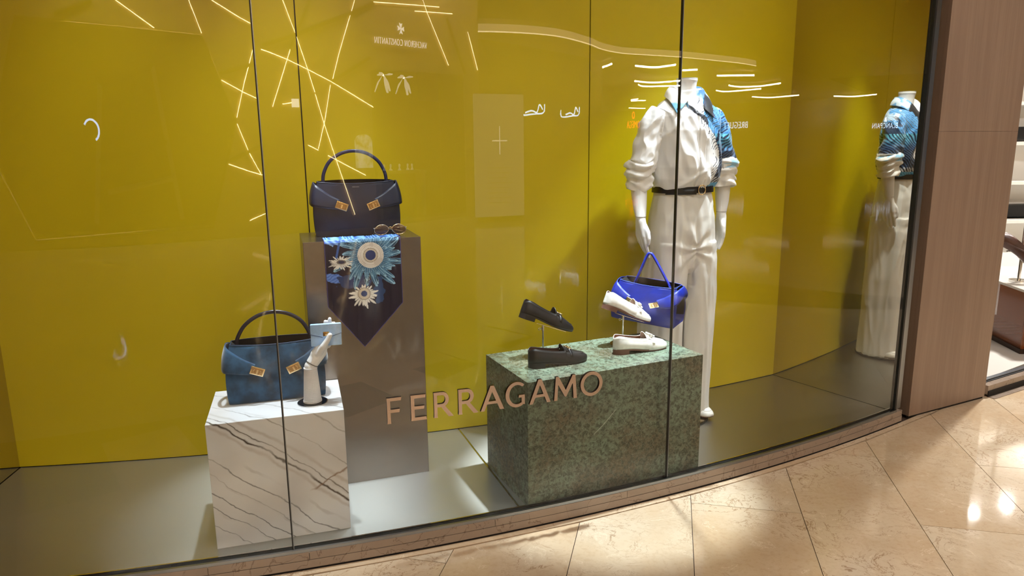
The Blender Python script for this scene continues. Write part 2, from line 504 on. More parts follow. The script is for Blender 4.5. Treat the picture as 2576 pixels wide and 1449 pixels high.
# ------------------------------------------------------------------ structure: mall floor with tiles
floor = MB().box(-16, 46, -16, 12, -0.30, MALL_Z - 0.006).build('floor', M['stone'])
tag(floor, 'polished beige marble floor of the mall passage', 'floor', kind='structure')
MB().box(-2.6, 5.2, 0.4, 5.2, MALL_Z - 0.0065, MALL_Z - 0.0050).build('grout_bed', M['grout'], floor)
EU = Vector((cos(radians(-12.8)), sin(radians(-12.8)))); EV = Vector((-EU.y, EU.x))
TW, TL = 0.4035, 1.16
def clip(poly, p0, n):
    out = []
    for i in range(len(poly)):
        a, b = poly[i], poly[(i + 1) % len(poly)]
        da, db = (a - p0).dot(n), (b - p0).dot(n)
        if da >= 0: out.append(a)
        if (da >= 0) != (db >= 0): out.append(a + (b - a) * (da / (da - db)))
    return out
for k in range(-5, 9):
    base = 2.602 if k % 2 == 0 else 3.182
    for j in range(-2, 3):
        u0 = 0.1115 + TW * k + 0.0013; u1 = u0 + TW - 0.0026
        s0 = base + TL * (j - 1) + 0.0013; s1 = s0 + TL - 0.0026
        poly = [EU * u0 + EV * s0, EU * u1 + EV * s0, EU * u1 + EV * s1, EU * u0 + EV * s1]
        c = (poly[0] + poly[2]) / 2
        if c.x < -2.2 or c.x > 4.6 or s1 < 0.9: continue
        # keep only the part outside the kerb
        mid = [p for p in poly]
        near = sorted(poly, key=lambda p: abs((p - GC).length - GR))
        um = (u0 + u1) / 2
        # the point where the middle line of the tile crosses the kerb arc
        lo, hi = s0 - 2.0, s1 + 2.0
        R = GR + 0.049
        for _ in range(40):
            m_ = (lo + hi) / 2
            if ((EU * um + EV * m_) - GC).length > R: lo = m_
            else: hi = m_
        pc = EU * um + EV * lo; n = (pc - GC).normalized()
        poly = clip(poly, pc, n)
        if len(poly) < 3: continue
        ctr = sum(poly, Vector((0, 0))) / len(poly)
        o = MB().poly_prism([p - ctr for p in poly], 0.0, 0.012).build('tile', M['stone'], floor)
        o.location = (ctr.x, ctr.y, MALL_Z - 0.012)

# ------------------------------------------------------------------ kerb below the glass
kerb = empty('trim_1', (0, 0, 0), 0, 'brown stone kerb running below the shop window glass', 'kerb', kind='structure')
cuts = [TH_L - 0.02, radians(-78.9), radians(-76.0), radians(-74.1), radians(-70.2), radians(-66.9), radians(-62.5), radians(-58.6), TH_R + 0.006]
for a, b in zip(cuts[:-1], cuts[1:]):
    arc_block(a + 0.00008, b - 0.00008, -0.020, 0.017, -0.027, 0.0, 10).build('kerb_stone', M['brown_stone'], kerb, 30)
arc_block(cuts[0], cuts[-1], -0.02, 0.0155, -0.0285, -0.0268, 40).build('shadow_joint', M['gap'], kerb)
arc_block(cuts[0], cuts[-1], -0.02, 0.018, -0.056, -0.0285, 60).build('lower_riser', M['brown_stone'], kerb, 30)
arc_block(cuts[0], cuts[-1], -0.02, 0.016, -0.069, -0.056, 60).build('shadow_gap', M['gap'], kerb)
arc_block(cuts[0], cuts[-1] + 0.2, 0.020, 0.0455, -0.068, -0.0615, 60).build('border_strip', M['stone'], kerb, 30)

# ------------------------------------------------------------------ display window floor (brushed steel sheets)
wf = empty('floor_display', (0, 0, 0), 0, 'brushed steel floor of the display window', 'floor', kind='structure')
def sheet(th0, th1, z1=0.0):
    mb = MB(); n = 16; rows = []
    for i in range(n + 1):
        th = th0 + (th1 - th0) * i / n
        rows.append([arc(th, -0.014, z1 - 0.02), wall_pt(th, 0.002, z1 - 0.02), wall_pt(th, 0.002, z1), arc(th, -0.014, z1)])
    mb.loft(rows)
    return mb
for a, b in ((TH_L + 0.0004, radians(-69.55)), (radians(-69.50), TH_R - 0.0004)):
    sheet(a, b).build('steel_sheet', M['steel_floor'], wf, 30)
MB().quad_grid([[arc(radians(-69.53) - 0.00035, -0.02, 0.0006), wall_pt(radians(-69.53) - 0.00035, -0.004, 0.0006)], [arc(radians(-69.53) + 0.00035, -0.02, 0.0006), wall_pt(radians(-69.53) + 0.00035, -0.004, 0.0006)]]).build('sheet_seam', M['chrome'], wf)

# ------------------------------------------------------------------ yellow back wall: three curved panels
bw = empty('wall_back', (0, 0, 0), 0, 'glossy yellow curved back wall of the display window', 'wall', kind='structure')
def th_of(x, y): return atan2(y - GC.y, x - GC.x)
ja, jb = th_of(-0.850, 2.956), th_of(0.365, 3.332)
for a, b in ((TH_L, ja - 0.0003), (ja + 0.0003, jb - 0.0003), (jb + 0.0003, TH_R)):
    mb = MB(); rows = []
    for i in range(25):
        th = a + (b - a) * i / 24
        p, q = wall_pt(th, 0.0), wall_pt(th, 0.03)
        rows.append([(p.x, p.y, 0.004), (q.x, q.y, 0.004), (q.x, q.y, 2.8), (p.x, p.y, 2.8)])
    mb.loft(rows).build('panel', M['yellow'], bw, 30)
mb = MB(); rows = []
for i in range(41):
    th = TH_L + (TH_R - TH_L) * i / 40
    p, q = wall_pt(th, 0.006), wall_pt(th, 0.05)
    rows.append([(p.x, p.y, -0.02), (q.x, q.y, -0.02), (q.x, q.y, 2.8), (p.x, p.y, 2.8)])
mb.loft(rows).build('backing', M['gap'], bw)

# polished end walls
for th, nm, sgn, lab in ((TH_R, 'wall_right', 1, 'polished bronze mirror end wall at the right of the display'), (TH_L, 'wall_left', -1, 'polished bronze mirror end wall at the left of the display')):
    d = sgn * 0.0022
    a, b = arc(th, -0.016), wall_pt(th, 0.01)
    a2, b2 = arc(th + d, -0.016), wall_pt(th + d, 0.01)
    o = MB().poly_prism([a.xy, b.xy, b2.xy, a2.xy], -0.01, 2.8).build(nm, M['mirror'])
    tag(o, lab, 'wall', kind='structure')
# ceiling of the display case
mb = MB(); rows = []
for i in range(31):
    th = TH_L + (TH_R - TH_L) * i / 30
    rows.append([arc(th, 0.05, 2.8), wall_pt(th, 0.05, 2.8), wall_pt(th, 0.05, 2.84), arc(th, 0.05, 2.84)])
tag(mb.loft(rows).build('ceiling_display', M['plaster']), 'white ceiling panel above the display window', 'ceiling', kind='structure')

# ------------------------------------------------------------------ the glass
win = empty('window_1', (0, 0, 0), 0, 'tall frameless curved glass shop window in three panes', 'window', kind='structure')
for a, b in ((TH_L, TH_1), (TH_1, TH_2), (TH_2, TH_R)):
    arc_block(a + 0.00035, b - 0.00035, -0.006, 0.006, 0.004, 2.95, 40).build('pane', M['glass'], win, 20)
    pn = win.children[-1]; pn.data.materials.append(M['clear'])
    for pf in pn.data.polygons:
        c_ = pf.center; rad = Vector((c_.x - GC.x, c_.y - GC.y)).normalized()
        if pf.normal.x * rad.x + pf.normal.y * rad.y < 0.5: pf.material_index = 1
for th in (TH_1, TH_2):
    arc_block(th - 0.00030, th + 0.00008, -0.0055, 0.0055, 0.004, 2.95, 2).build('seal', M['black'], win)
    arc_block(th + 0.00010, th + 0.00030, -0.0055, 0.0050, 0.004, 2.95, 2).build('glass_edge', M['alu'], win)
arc_block(TH_R - 0.00075, TH_R + 0.00075, -0.009, 0.012, -0.004, 2.95, 2).build('edge_profile', M['black'], win)
arc_block(TH_R + 0.0008, TH_R + 0.0085, -0.016, -0.006, 0.0, 2.95, 2).build('jamb', M['alu'], win)
arc_block(TH_L - 0.02, TH_R + 0.0008, -0.0125, -0.0075, 0.0, 0.016, 60).build('channel_inner', M['chrome'], win, 30)
arc_block(TH_L - 0.02, TH_R + 0.0008, -0.0075, 0.0065, 0.0, 0.004, 60).build('channel_gasket', M['black'], win)
arc_block(TH_L - 0.02, TH_R + 0.0008, 0.0065, 0.0155, -0.004, 0.011, 60).build('channel_outer', M['alu'], win, 30)
# fascia over the glass
o = arc_block(TH_L - 0.5, TH_R + 0.5, -0.06, 0.06, 2.84, 4.8, 60).build('wall_fascia', M['veneer'], None, 30)
tag(o, 'beige clad fascia above the shop window', 'wall', kind='structure')

# ------------------------------------------------------------------ veneer pillar right of the window
pil = empty('wall_pillar', (1.985, 3.337, MALL_Z), atan2(3.610 - 3.337, 2.545 - 1.985), 'beige veneer clad pillar to the right of the display window', 'pillar', kind='structure')
PW = 0.623
MB().box(0, PW, 0, 0.018, 0.012, 1.4093).build('panel', M['veneer'], pil, bevel=0.0004)
MB().box(0, PW, 0, 0.018, 1.4101, 4.8).build('panel', M['veneer'], pil, bevel=0.0004)
MB().box(0.0, 0.018, 0.0185, 0.12, 0.012, 4.8).build('side_panel', M['veneer'], pil, bevel=0.001)
MB().box(PW - 0.018, PW, 0.0185, 0.30, 0.012, 4.8).build('side_panel', M['veneer'], pil, bevel=0.001)
MB().box(0.018, PW - 0.018, 0.03, 0.29, 0.0, 4.8).build('core', M['gap'], pil)
MB().box(0.004, PW - 0.004, 0.006, 0.016, 0.0, 0.0125).build('plinth_gap', M['gap'], pil)
# ------------------------------------------------------------------ plinths
def plinth(name, fl, yaw, w, d, h, mat, label):
    o = MB().box(0, w, 0, d, 0, h).build(name, mat, bevel=0.0012)
    o.location = (fl[0], fl[1], 0.0002); o.rotation_euler = (0, 0, yaw)
    return tag(o, label, 'plinth')
P1 = plinth('marble_plinth', (-0.98653, 2.12131), 0.293853, 0.43374, 0.3340, 0.435947, M['white_marble'], 'low white veined marble plinth carrying the suede handbag')
P2 = plinth('steel_plinth', (-0.75856, 2.54058), 0.322137, 0.43337, 0.31278, 0.965104, M['steel_dark'], 'tall brushed steel plinth with the floral scarf draped over it')
P3 = plinth('marble_plinth', (0.05149, 2.37306), 0.424621, 0.77473, 0.38729, 0.479839, M['green_marble'], 'wide green marble plinth carrying the loafers')
H1, H2, H3 = 0.43615, 0.96531, 0.48004

# ------------------------------------------------------------------ handbags
def leather(name, rgb, rough=0.45, grain=0.25, suede=False):
    t = NT(name); v = t.coords()
    n = t.noise(v, 14, 4, 0.6); g = t.noise(v, 420, 2)
    c = srgb(*rgb)
    lo = tuple(x * (0.55 if suede else 0.8) for x in c[:3]) + (1,)
    hi = tuple(min(1, x * (1.45 if suede else 1.1)) for x in c[:3]) + (1,)
    t.base(t.mix(t.maprange(n.outputs[0], 0.35, 0.65, 0, 1), lo, hi), 0.85 if suede else rough, 0, 0.2 if suede else 0.5)
    if suede:
        t.bsdf.inputs['Sheen Weight'].default_value = 0.5
    t.bump(g.outputs[0], grain, 0.0006)
    return t.m
M['gold_dark'] = plain('recessed_gold_metal', (186, 152, 106), 0.3, 1.0)
M['lining'] = plain('black_bag_lining', (6, 5, 6), 0.8)

def handbag(name, loc, rz, mats, label, handle, logo=False, notch=0.065, tilt=None, scale=(1.0, 0.80, 1.0), side=0.126):
    """body with recessed gussets, two wrap-round straps with turn-lock buckles, arched handle"""
    mb_, me_, mh_ = mats
    R = empty(name, loc, rz, label, 'handbag')
    if tilt: R.rotation_euler = tilt
    R.scale = scale
    prof = [(0.0, 0.157, 0.060), (0.006, 0.161, 0.064), (0.04, 0.164, 0.067), (0.08, 0.165, 0.067), (0.12, 0.163, 0.061), (0.16, 0.157, 0.052), (0.19, 0.150, 0.044), (0.208, 0.145, 0.040)]
    prof = spline(prof, 3)
    def ring(z, hw, hd, inset=0.0):
        hw -= inset; hd -= inset
        k = max(0.0, min(1.0, min(z / 0.03, 1.0) * (1 - max(0, (z - 0.17) / 0.04))))
        nt = notch * k
        pts = []
        for i in range(13):
            x = -hw + 2 * hw * i / 12
            sag = -0.004 * cos(pi * x / (2 * hw)) * min(1, z / 0.1)
            pts.append((x, -hd + sag + (0.006 if i in (0, 12) else 0), z - (0.008 * (1 - (x / hw) ** 2) if z > 0.2 else 0)))
        for s_ in (0.35, 0.7, 0.88): pts.append((hw - nt * sin(s_ * pi / 2) * 1.0, -hd * (1 - s_), z))
        pts.append((hw - nt, 0, z))
        for s_ in (0.88, 0.7, 0.35): pts.append((hw - nt * sin(s_ * pi / 2), hd * (1 - s_), z))
        for i in range(13):
            x = hw - 2 * hw * i / 12
            pts.append((x, hd - (0.006 if i in (0, 12) else 0), z + (0.004 * (1 - (x / hw) ** 2) if z > 0.2 else 0)))
        for s_ in (0.35, 0.7, 0.88): pts.append((-hw + nt * sin(s_ * pi / 2), hd * (1 - s_), z))
        pts.append((-hw + nt, 0, z))
        for s_ in (0.88, 0.7, 0.35): pts.append((-hw + nt * sin(s_ * pi / 2), -hd * (1 - s_), z))
        return pts
    body = MB().loft([ring(*p) for p in prof], True, False).build('body', mb_, R, 50)
    MB().loft([ring(p[0] + 0.002, p[1], p[2], 0.004) for p in prof[6:]], True, False).build('lining', M['lining'], R, 50)
    top = ring(*prof[-1])
    MB().tube(top, 0.0016, 6, closed=True).build('rim_piping', me_, R, 60)  # lighter piping tone on navy and cobalt bags paints in a highlight
    for s in (-1, 1):
        U = [((-0.130, 0.049, 0.190), (-0.150, 0.072, 0.100)), ((-0.151, 0.040, 0.202), (-0.168, 0.062, side - 0.014)), ((-0.160, 0.0, 0.207), (-0.177, 0.0, side)),
             ((-0.153, -0.044, 0.198), (-0.170, -0.064, 0.5 * (side + 0.112))), ((-0.128, -0.0575, 0.178), (-0.140, -0.0745, 0.114)), ((-0.100, -0.0625, 0.157), (-0.105, -0.0765, 0.108)), ((-0.066, -0.0690, 0.139), (-0.074, -0.0760, 0.105))]
        flat = spline([a + b for a, b in U], 6)
        rows = []
        for p in flat:
            a, b = Vector(p[:3]), Vector(p[3:])
            row = []
            for k in range(9):
                t = k / 8
                q = a.lerp(b, t)
                bulge = 0.004 * sin(pi * t)
                dirv = Vector((q.x * 0.6, q.y, 0)).normalized()
                q = q + dirv * bulge
                row.append((q.x * -s, q.y, q.z))
            rows.append(row)
        st = MB().quad_grid(rows).build('side_strap', mb_, R, 60, solid=0.0035)
        MB().tube([r[0] for r in rows], 0.0014, 6).build('strap_edge', me_, st, 60)  # edge tubes, lighter on navy and cobalt, stand in for highlight lines
        MB().tube([r[-1] for r in rows], 0.0014, 6).build('strap_edge', me_, st, 60)
        # buckle plate
        ang = radians(21) * s
        Mx = Matrix.Translation((0.060 * s, -0.0805, 0.117)) @ Matrix.Rotation(ang, 4, 'Y').inverted() @ Matrix.Rotation(radians(8), 4, 'X')
        bk = MB().box(-0.023, 0.023, -0.003, 0.003, -0.0145, 0.0145).build('buckle', M['gold'], R, 30, bevel=0.001, M=Mx)
        MB().box(-0.0185, 0.0185, -0.0036, -0.0026, -0.0105, 0.0105).build('inlay', M['gold_dark'], bk, 30, M=Mx)
        tl = MB().box(-0.003, 0.003, -0.0075, -0.003, -0.008, 0.008); tl.tube([(-0.010, -0.0045, -0.007), (-0.014, -0.0045, 0.0), (-0.010, -0.0045, 0.007)], 0.0016, 6); tl.tube([(0.008, -0.0045, -0.007), (0.013, -0.0045, 0.0), (0.008, -0.0045, 0.007)], 0.0016, 6)
        tl.build('turn_lock', M['gold'], bk, 30, M=Mx)
    MB().tube(handle, 0.0068, 10, flat=0.8).build('handle', mh_, R, 60)
    for s in (0, -1):
        p = Vector(handle[s]); q = Vector(handle[s + 1 if s == 0 else s - 1])
        MB().tube([p - (q - p).normalized() * 0.03, p], 0.0085, 8, flat=0.5).build('handle_tab', mb_, R, 60)
    if logo:
        me = text_mesh('FERRAGAMO', 0.0042, 0.0003, space=1.1)
        link_mesh('brand_print', me, plain('silver_foil', (170, 170, 176), 0.3, 1.0), R, None, Matrix.Translation((-0.002, -0.0530, 0.186)) @ Matrix.Rotation(radians(90 - 14), 4, 'X'))
    return R

arch = spline([(-0.122, 0.0, 0.203), (-0.117, 0.0, 0.240), (-0.093, 0.0, 0.284), (-0.050, 0.0, 0.314), (0.0, 0.0, 0.324), (0.050, 0.0, 0.314), (0.093, 0.0, 0.284), (0.117, 0.0, 0.240), (0.122, 0.0, 0.203)], 6)
NAVY = leather('navy_grained_leather', (20, 27, 50), 0.42)
handbag('handbag', (-0.612, 2.795, H2), 0.300, (NAVY, leather('navy_edge_highlight', (58, 66, 92), 0.4), leather('navy_handle_leather', (28, 36, 78), 0.28, 0.1)),
        'black navy leather handbag with arched handle standing on the steel plinth', arch, True)
arch2 = spline([(-0.124, 0.0, 0.200), (-0.118, 0.0, 0.226), (-0.093, 0.0, 0.266), (-0.050, 0.0, 0.296), (0.0, 0.0, 0.307), (0.050, 0.0, 0.298), (0.093, 0.0, 0.270), (0.118, 0.0, 0.228), (0.124, 0.0, 0.200)], 6)
handbag('handbag', (-0.838, 2.392, H1), 0.300, (leather('blue_suede', (40, 72, 100), 0.9, 0.35, True), leather('dark_blue_edge', (42, 66, 100), 0.6), leather('black_handle_leather', (30, 28, 44), 0.3, 0.1)),
        'slate blue suede handbag with black handle standing on the white marble plinth', arch2, False)
tri = spline([(-0.075, -0.005, 0.205), (-0.056, -0.003, 0.270), (-0.034, 0.004, 0.348), (-0.020, 0.005, 0.360), (-0.004, 0.005, 0.348), (0.048, 0.006, 0.270), (0.090, 0.005, 0.205)], 6)
BLUE = leather('cobalt_blue_leather', (13, 32, 128), 0.45)
handbag('handbag', (0.598, 3.038, 0.540), -0.36, (BLUE, leather('cobalt_edge_highlight', (54, 84, 200), 0.4), leather('cobalt_handle', (16, 40, 160), 0.4)),
        'bright cobalt blue leather handbag hanging from the mannequin hand', tri, False, 0.085, (0, radians(4.5), -0.50), (0.88, 1.25, 0.82), 0.163)

# ------------------------------------------------------------------ printed silk scarf over the steel plinth
def flower(x, y, cx, cy, r0, r1, n, ph=0.0, sq=1.0):
    dx, dy = x - cx, (y - cy) / sq
    r = hypot(dx, dy); a = atan2(dy, dx) + ph
    w = abs(((a * n / (2 * pi)) % 1.0) - 0.5) * 2      # 0 at petal axis
    jit = 0.82 + 0.18 * sin(3.7 * math.floor(a * n / (2 * pi)))
    R = r0 + (r1 * jit - r0) * (1 - w ** 1.8)
    return r, w, R
def mixc(a, b, t):
    t = max(0.0, min(1.0, t)); return tuple(p + (q - p) * t for p, q in zip(a, b))
def scarf_print(X, Y):
    c = (22, 17, 44)
    nz = fbm(X, Y, 1.3, 30)
    # blue leaf masses
    if hypot((X - 0.035) / 0.045, (Y - 0.142 - 0.2 * (X - 0.03)) / 0.018) + 0.5 * nz < 1: c = mixc((66, 104, 190), (110, 150, 226), 0.5 + 0.5 * sin(X * 300 + Y * 500 + nz * 5))
    if hypot((X - 0.095) / 0.06, (Y - 0.155) / 0.028) + 0.5 * nz < 1: c = (40, 62, 110)
    if hypot((X - 0.19) / 0.022, (Y - 0.195) / 0.045) + 0.4 * nz < 1: c = (38, 70, 118)
    if Y < 0.016 + 0.010 * nz and X < 0.11: c = mixc((70, 110, 200), (150, 190, 246), 0.5 + 0.5 * sin(X * 260 - Y * 300))
    # big blue flower
    for n, ph, r1, dark in ((17, 0.6, 0.150, (30, 62, 92)), (21, 0.0, 0.128, (48, 92, 128)), (25, 0.25, 0.104, (40, 84, 120))):
        r, w, R = flower(X, Y, 0.166, 0.060, 0.045, r1, n, ph + 0.25 * sin(r1 * 40) + 2.2 * max(0, hypot(X - 0.166, Y - 0.06) - 0.05))
        if r < R:
            e = (R - r)
            c = (150, 196, 224) if (e < 0.0035 or w < 0.10) else mixc(dark, (96, 150, 190), 0.35 + 0.4 * sin(w * 6 + r * 160))
    r = hypot(X - 0.166, Y - 0.060)
    if r < 0.0485 + 0.0012 * nz:
        c = (226, 222, 216)
        if 0.0365 < r < 0.038 or 0.0425 < r < 0.0435: c = (190, 180, 170)
        if r < 0.0265: c = (206, 196, 180)
        if 0.025 < r < 0.0272: c = (150, 138, 124)
        if r < 0.0190: c = (44, 62, 116)
        if nz > 0.35 and r > 0.028: c = (206, 200, 194)
    # white flower below
    for n, ph, r1 in ((20, 0.0, 0.060), (24, 0.4, 0.050)):
        r, w, R = flower(X, Y, 0.135, 0.207, 0.022, r1 * (1.0 if Y > 0.19 else 0.72), n, ph + 1.2 * max(0, hypot(X - 0.135, Y - 0.207) - 0.03))
        if r < R: c = (236, 234, 228) if w < 0.62 else (170, 164, 160)
    r = hypot(X - 0.135, Y - 0.205)
    if r < 0.0235: c = (212, 202, 186)
    if 0.021 < r < 0.0235: c = (150, 138, 122)
    if r < 0.0115: c = (44, 66, 122)
    # small half-open flower at the left, with stem
    if abs(X - (0.049 - 0.25 * (Y - 0.03))) < 0.004 and Y < 0.07: c = (66, 104, 182)
    for n, ph, r1 in ((22, 0.0, 0.050), (26, 0.3, 0.042)):
        r, w, R = flower(X, Y, 0.055, 0.083, 0.010, r1, n, ph, 0.62)
        if r < R: c = (238, 236, 230) if w < 0.6 else (160, 156, 156)
    r = hypot(X - 0.058, (Y - 0.080) / 0.5)
    if r < 0.017: c = (120, 112, 108)
    if r < 0.011: c = (60, 64, 90)
    return c
t = NT('printed_silk'); at = t.add('ShaderNodeAttribute', attribute_name='print'); t.base(at.outputs['Color'], 0.5, 0, 0.3)
t.bsdf.inputs['Sheen Weight'].default_value = 0.0
M['silk'] = t.m
SW, SX0 = 0.280, 0.0745
NX, NY = 210, 300
rows = []; uv = []
for j in range(NY + 1):
    row = []
    for i in range(NX + 1):
        s = i / NX
        hang = 0.246 + (0.412 - 0.246) * (s / 0.455) if s < 0.455 else 0.250 + (0.412 - 0.250) * ((1 - s) / 0.545)
        top = 0.085
        d = -top + (top + hang) * j / NY                 # distance past the front edge
        xx = SX0 + SW * s + (0.03 * (d / 0.4) * (0.455 - s) * 0.0 if d > 0 else 0)
        wav = 0.0022 * sin(s * 17 + d * 8) + 0.0012 * sin(s * 41 + 1.0)
        if d < 0:
            y = -d - 0.003; z = H2 + 0.0022 + abs(wav) * 0.9 + (0.0025 * abs(sin(s * 60 + 3 * sin(s * 20))) if d < -0.03 else 0)
        else:
            r = min(d / 0.008, 1.0)
            y = -0.003 - 0.0030 * r - abs(wav) * min(1, d / 0.06) - 0.001; z = H2 + 0.0022 - d - 0.001 * r
        row.append((xx, y, z)); uv.append((SW * s, d))
    rows.append(row)
mb = MB().quad_grid(rows)
sc = bpy.data.meshes.new('scarf'); sc.from_pydata([tuple(p) for p in mb.v], [], mb.f); sc.update()
at = sc.color_attributes.new('print', 'FLOAT_COLOR', 'POINT')
for i, (X, Y) in enumerate(uv):
    s_ = X / SW
    hg = 0.246 + 0.166 * (s_ / 0.455) if s_ < 0.455 else 0.250 + 0.162 * ((1 - s_) / 0.545)
    col_ = scarf_print(X, Y) if Y > -0.02 else mixc((52, 96, 170), (130, 180, 236), 0.5 + 0.5 * sin(X * 330 + 4 * sin(X * 70)))
    if hg - Y < 0.003 or X < 0.0018 or X > SW - 0.0018: col_ = (66, 62, 130)
    c_ = lin(col_); at.data[i].color = (*c_, 1)
so = link_mesh('silk_scarf', sc, M['silk'], None, 60)
so.location = P2.location.copy(); so.location.z = 0; so.rotation_euler = (0, 0, 0.322137)
tag(so, 'navy silk scarf printed with blue and white flowers, hanging over the steel plinth', 'scarf')

# ------------------------------------------------------------------ sunglasses
sg = empty('sunglasses', (-0.470, 2.722, H2 + 0.0035), 0.36, 'thin gold-rimmed sunglasses with brown lenses beside the navy handbag', 'sunglasses')
LENS = NT('brown_tinted_lens'); LENS.base(srgb(74, 50, 40), 0.05, 0, 0.6); LENS.bsdf.inputs['Alpha'].default_value = 0.82
for s in (-1, 1):
    pts = [(s * 0.034 + 0.026 * cos(a) * (1 + 0.05 * cos(2 * a)), -0.004 * (cos(a)) ** 2 - 0.002, 0.021 + 0.0195 * sin(a) + 0.002 * s * cos(a) * -1) for a in [2 * pi * k / 36 for k in range(36)]]
    rim = MB().tube(pts, 0.0011, 6, closed=True).build('rim', M['gold'], sg, 60)
    c = (s * 0.034, -0.006, 0.021)
    mb = MB(); mb.v = [c] + pts; mb.f = [(0, 1 + k, 1 + (k + 1) % 36) for k in range(36)]
    mb.build('lens', LENS.m, rim, 60)
    tp = spline([(s * 0.061, 0.0, 0.027), (s * 0.063, 0.006, 0.027), (s * 0.050, 0.014 + 0.004 * s, 0.026), (0.0, 0.020 + 0.004 * s, 0.021), (-s * 0.050, 0.023 + 0.003 * s, 0.010), (-s * 0.062, 0.024, 0.003)], 6)
    MB().tube(tp, 0.0013, 6).build('temple', M['gold'], sg, 60)
    MB().ball((s * 0.062, -0.001, 0.027), 0.0028, 8, 6).build('hinge', M['chrome'], sg, 60)
MB().tube(spline([(-0.0085, -0.003, 0.026), (0, -0.004, 0.031), (0.0085, -0.003, 0.026)], 6), 0.0012, 6).build('bridge', M['gold'], sg, 60)

# ------------------------------------------------------------------ white display hand holding a small purse
M['mann'] = plain('matt_white_mannequin_paint', (226, 226, 226), 0.45, 0, 0.4)
M['cord'] = plain('white_wound_cord', (224, 222, 222), 0.75)
dh = empty('display_hand', (-0.696, 2.321, H1), 0.291, 'white display hand on a cord-wrapped forearm standing on the marble plinth', 'display hand')
MB().lathe([(0.050, 0), (0.0515, 0.0008), (0.0515, 0.0030), (0.0495, 0.0036)], 48).build('base_rim', M['chrome'], dh, 40)
MB().lathe([(0.0492, 0.0030), (0.0492, 0.0042)], 48).build('base', plain('gloss_black_base', (12, 12, 16), 0.12), dh, 40)
prof = []
for i in range(46):
    z = 0.0042 + 0.121 * i / 45
    r = 0.0300 - 0.0085 * (i / 45) + (0.0012 if i < 3 or i > 43 else 0)
    prof += [(r - 0.0006, z), (r + 0.0006, z + 0.0013)]
MB().lathe(prof, 28, (0.0, 0, 0)).build('forearm', M['cord'], dh, 80)
mb = MB(); mb.ball((0.001, 0, 0.130), 0.0215, 16, 10)
remeshed(mb, 0.002, 'wrist', M['mann'], dh, 2)
axis = Vector((0.55, 0.10, 0.83)).normalized()
wj = MB().lathe([(0.0222, -0.0009), (0.0222, 0.0009)], 28)
wj.build('wrist_joint', M['black'], dh, 40, M=Matrix.Translation((0.006, 0.001, 0.139)) @ axis.to_track_quat('Z', 'Y').to_matrix().to_4x4())
mb = MB()
def chain(mb, pts, rs, n=12):
    mb.tube(pts, rs, n)
    for p, r in zip(pts, rs): mb.ball(p, r, n, 8)
chain(mb, [(0.008, 0.001, 0.142), (0.022, 0.003, 0.160), (0.036, 0.008, 0.178)], [0.0215, 0.0225, 0.024])
chain(mb, [(0.022, 0.002, 0.168), (0.036, 0.002, 0.186), (0.050, 0.008, 0.200)], [0.021, 0.021, 0.018])
chain(mb, [(0.030, -0.012, 0.176), (0.047, -0.0235, 0.203), (0.062, -0.0245, 0.224), (0.071, -0.0245, 0.241)], [0.0135, 0.0115, 0.0095, 0.0085])
for (x0, x1, top, k) in ((0.040, 0.058, 0.279, 0.0), (0.050, 0.073, 0.287, 0.001), (0.058, 0.086, 0.270, 0.002), (0.064, 0.094, 0.258, 0.003)):
    chain(mb, [(x0, 0.0215, 0.194), ((x0 + x1) / 2 + 0.004, 0.0265 + k, 0.222), (x1, 0.0235 + k, 0.250), (x1 + 0.002, 0.0195 + k, top)], [0.0105, 0.0090, 0.0082, 0.0066])
remeshed(mb, 0.0022, 'hand', M['mann'], dh, 5)

pu = empty('purse', (-0.6395, 2.3385, H1 + 0.2385), 0.291, 'small pale blue envelope purse held by the white display hand', 'purse')
PALE = leather('pale_blue_suede', (164, 200, 244), 0.8, 0.2)
Mt = Matrix.Rotation(radians(0.8), 4, 'Y')
MB().box(-0.051, 0.051, -0.0075, 0.0085, -0.039, 0.038).build('body', PALE, pu, 40, bevel=0.003, M=Mt)
fl = plate([[(-0.0515, 0.038), (-0.0515, 0.006), (-0.012, -0.006), (0.012, -0.006), (0.0515, 0.006), (0.0515, 0.038)]], 0.003, 0.0008)
link_mesh('flap', fl, PALE, pu, 40, Mt @ Matrix.Translation((0, -0.0092, 0)) @ Matrix.Rotation(radians(90), 4, 'X'))
MB().box(-0.010, 0.010, -0.0125, -0.0105, -0.003, 0.012).build('clasp', M['brass'], pu, 30, bevel=0.0008, M=Mt)
MB().box(-0.004, 0.004, -0.0145, -0.0124, -0.001, 0.004).build('clasp_knob', M['gold'], pu, 30, bevel=0.0006, M=Mt)
for s in (-1, 1):
    MB().tube([(s * 0.0515, -0.0095, 0.0045), (s * 0.012, -0.0095, -0.0075)], 0.0011, 6).build('flap_edge', leather('blue_edge', (84, 112, 170), 0.6), pu, 60, M=Mt)

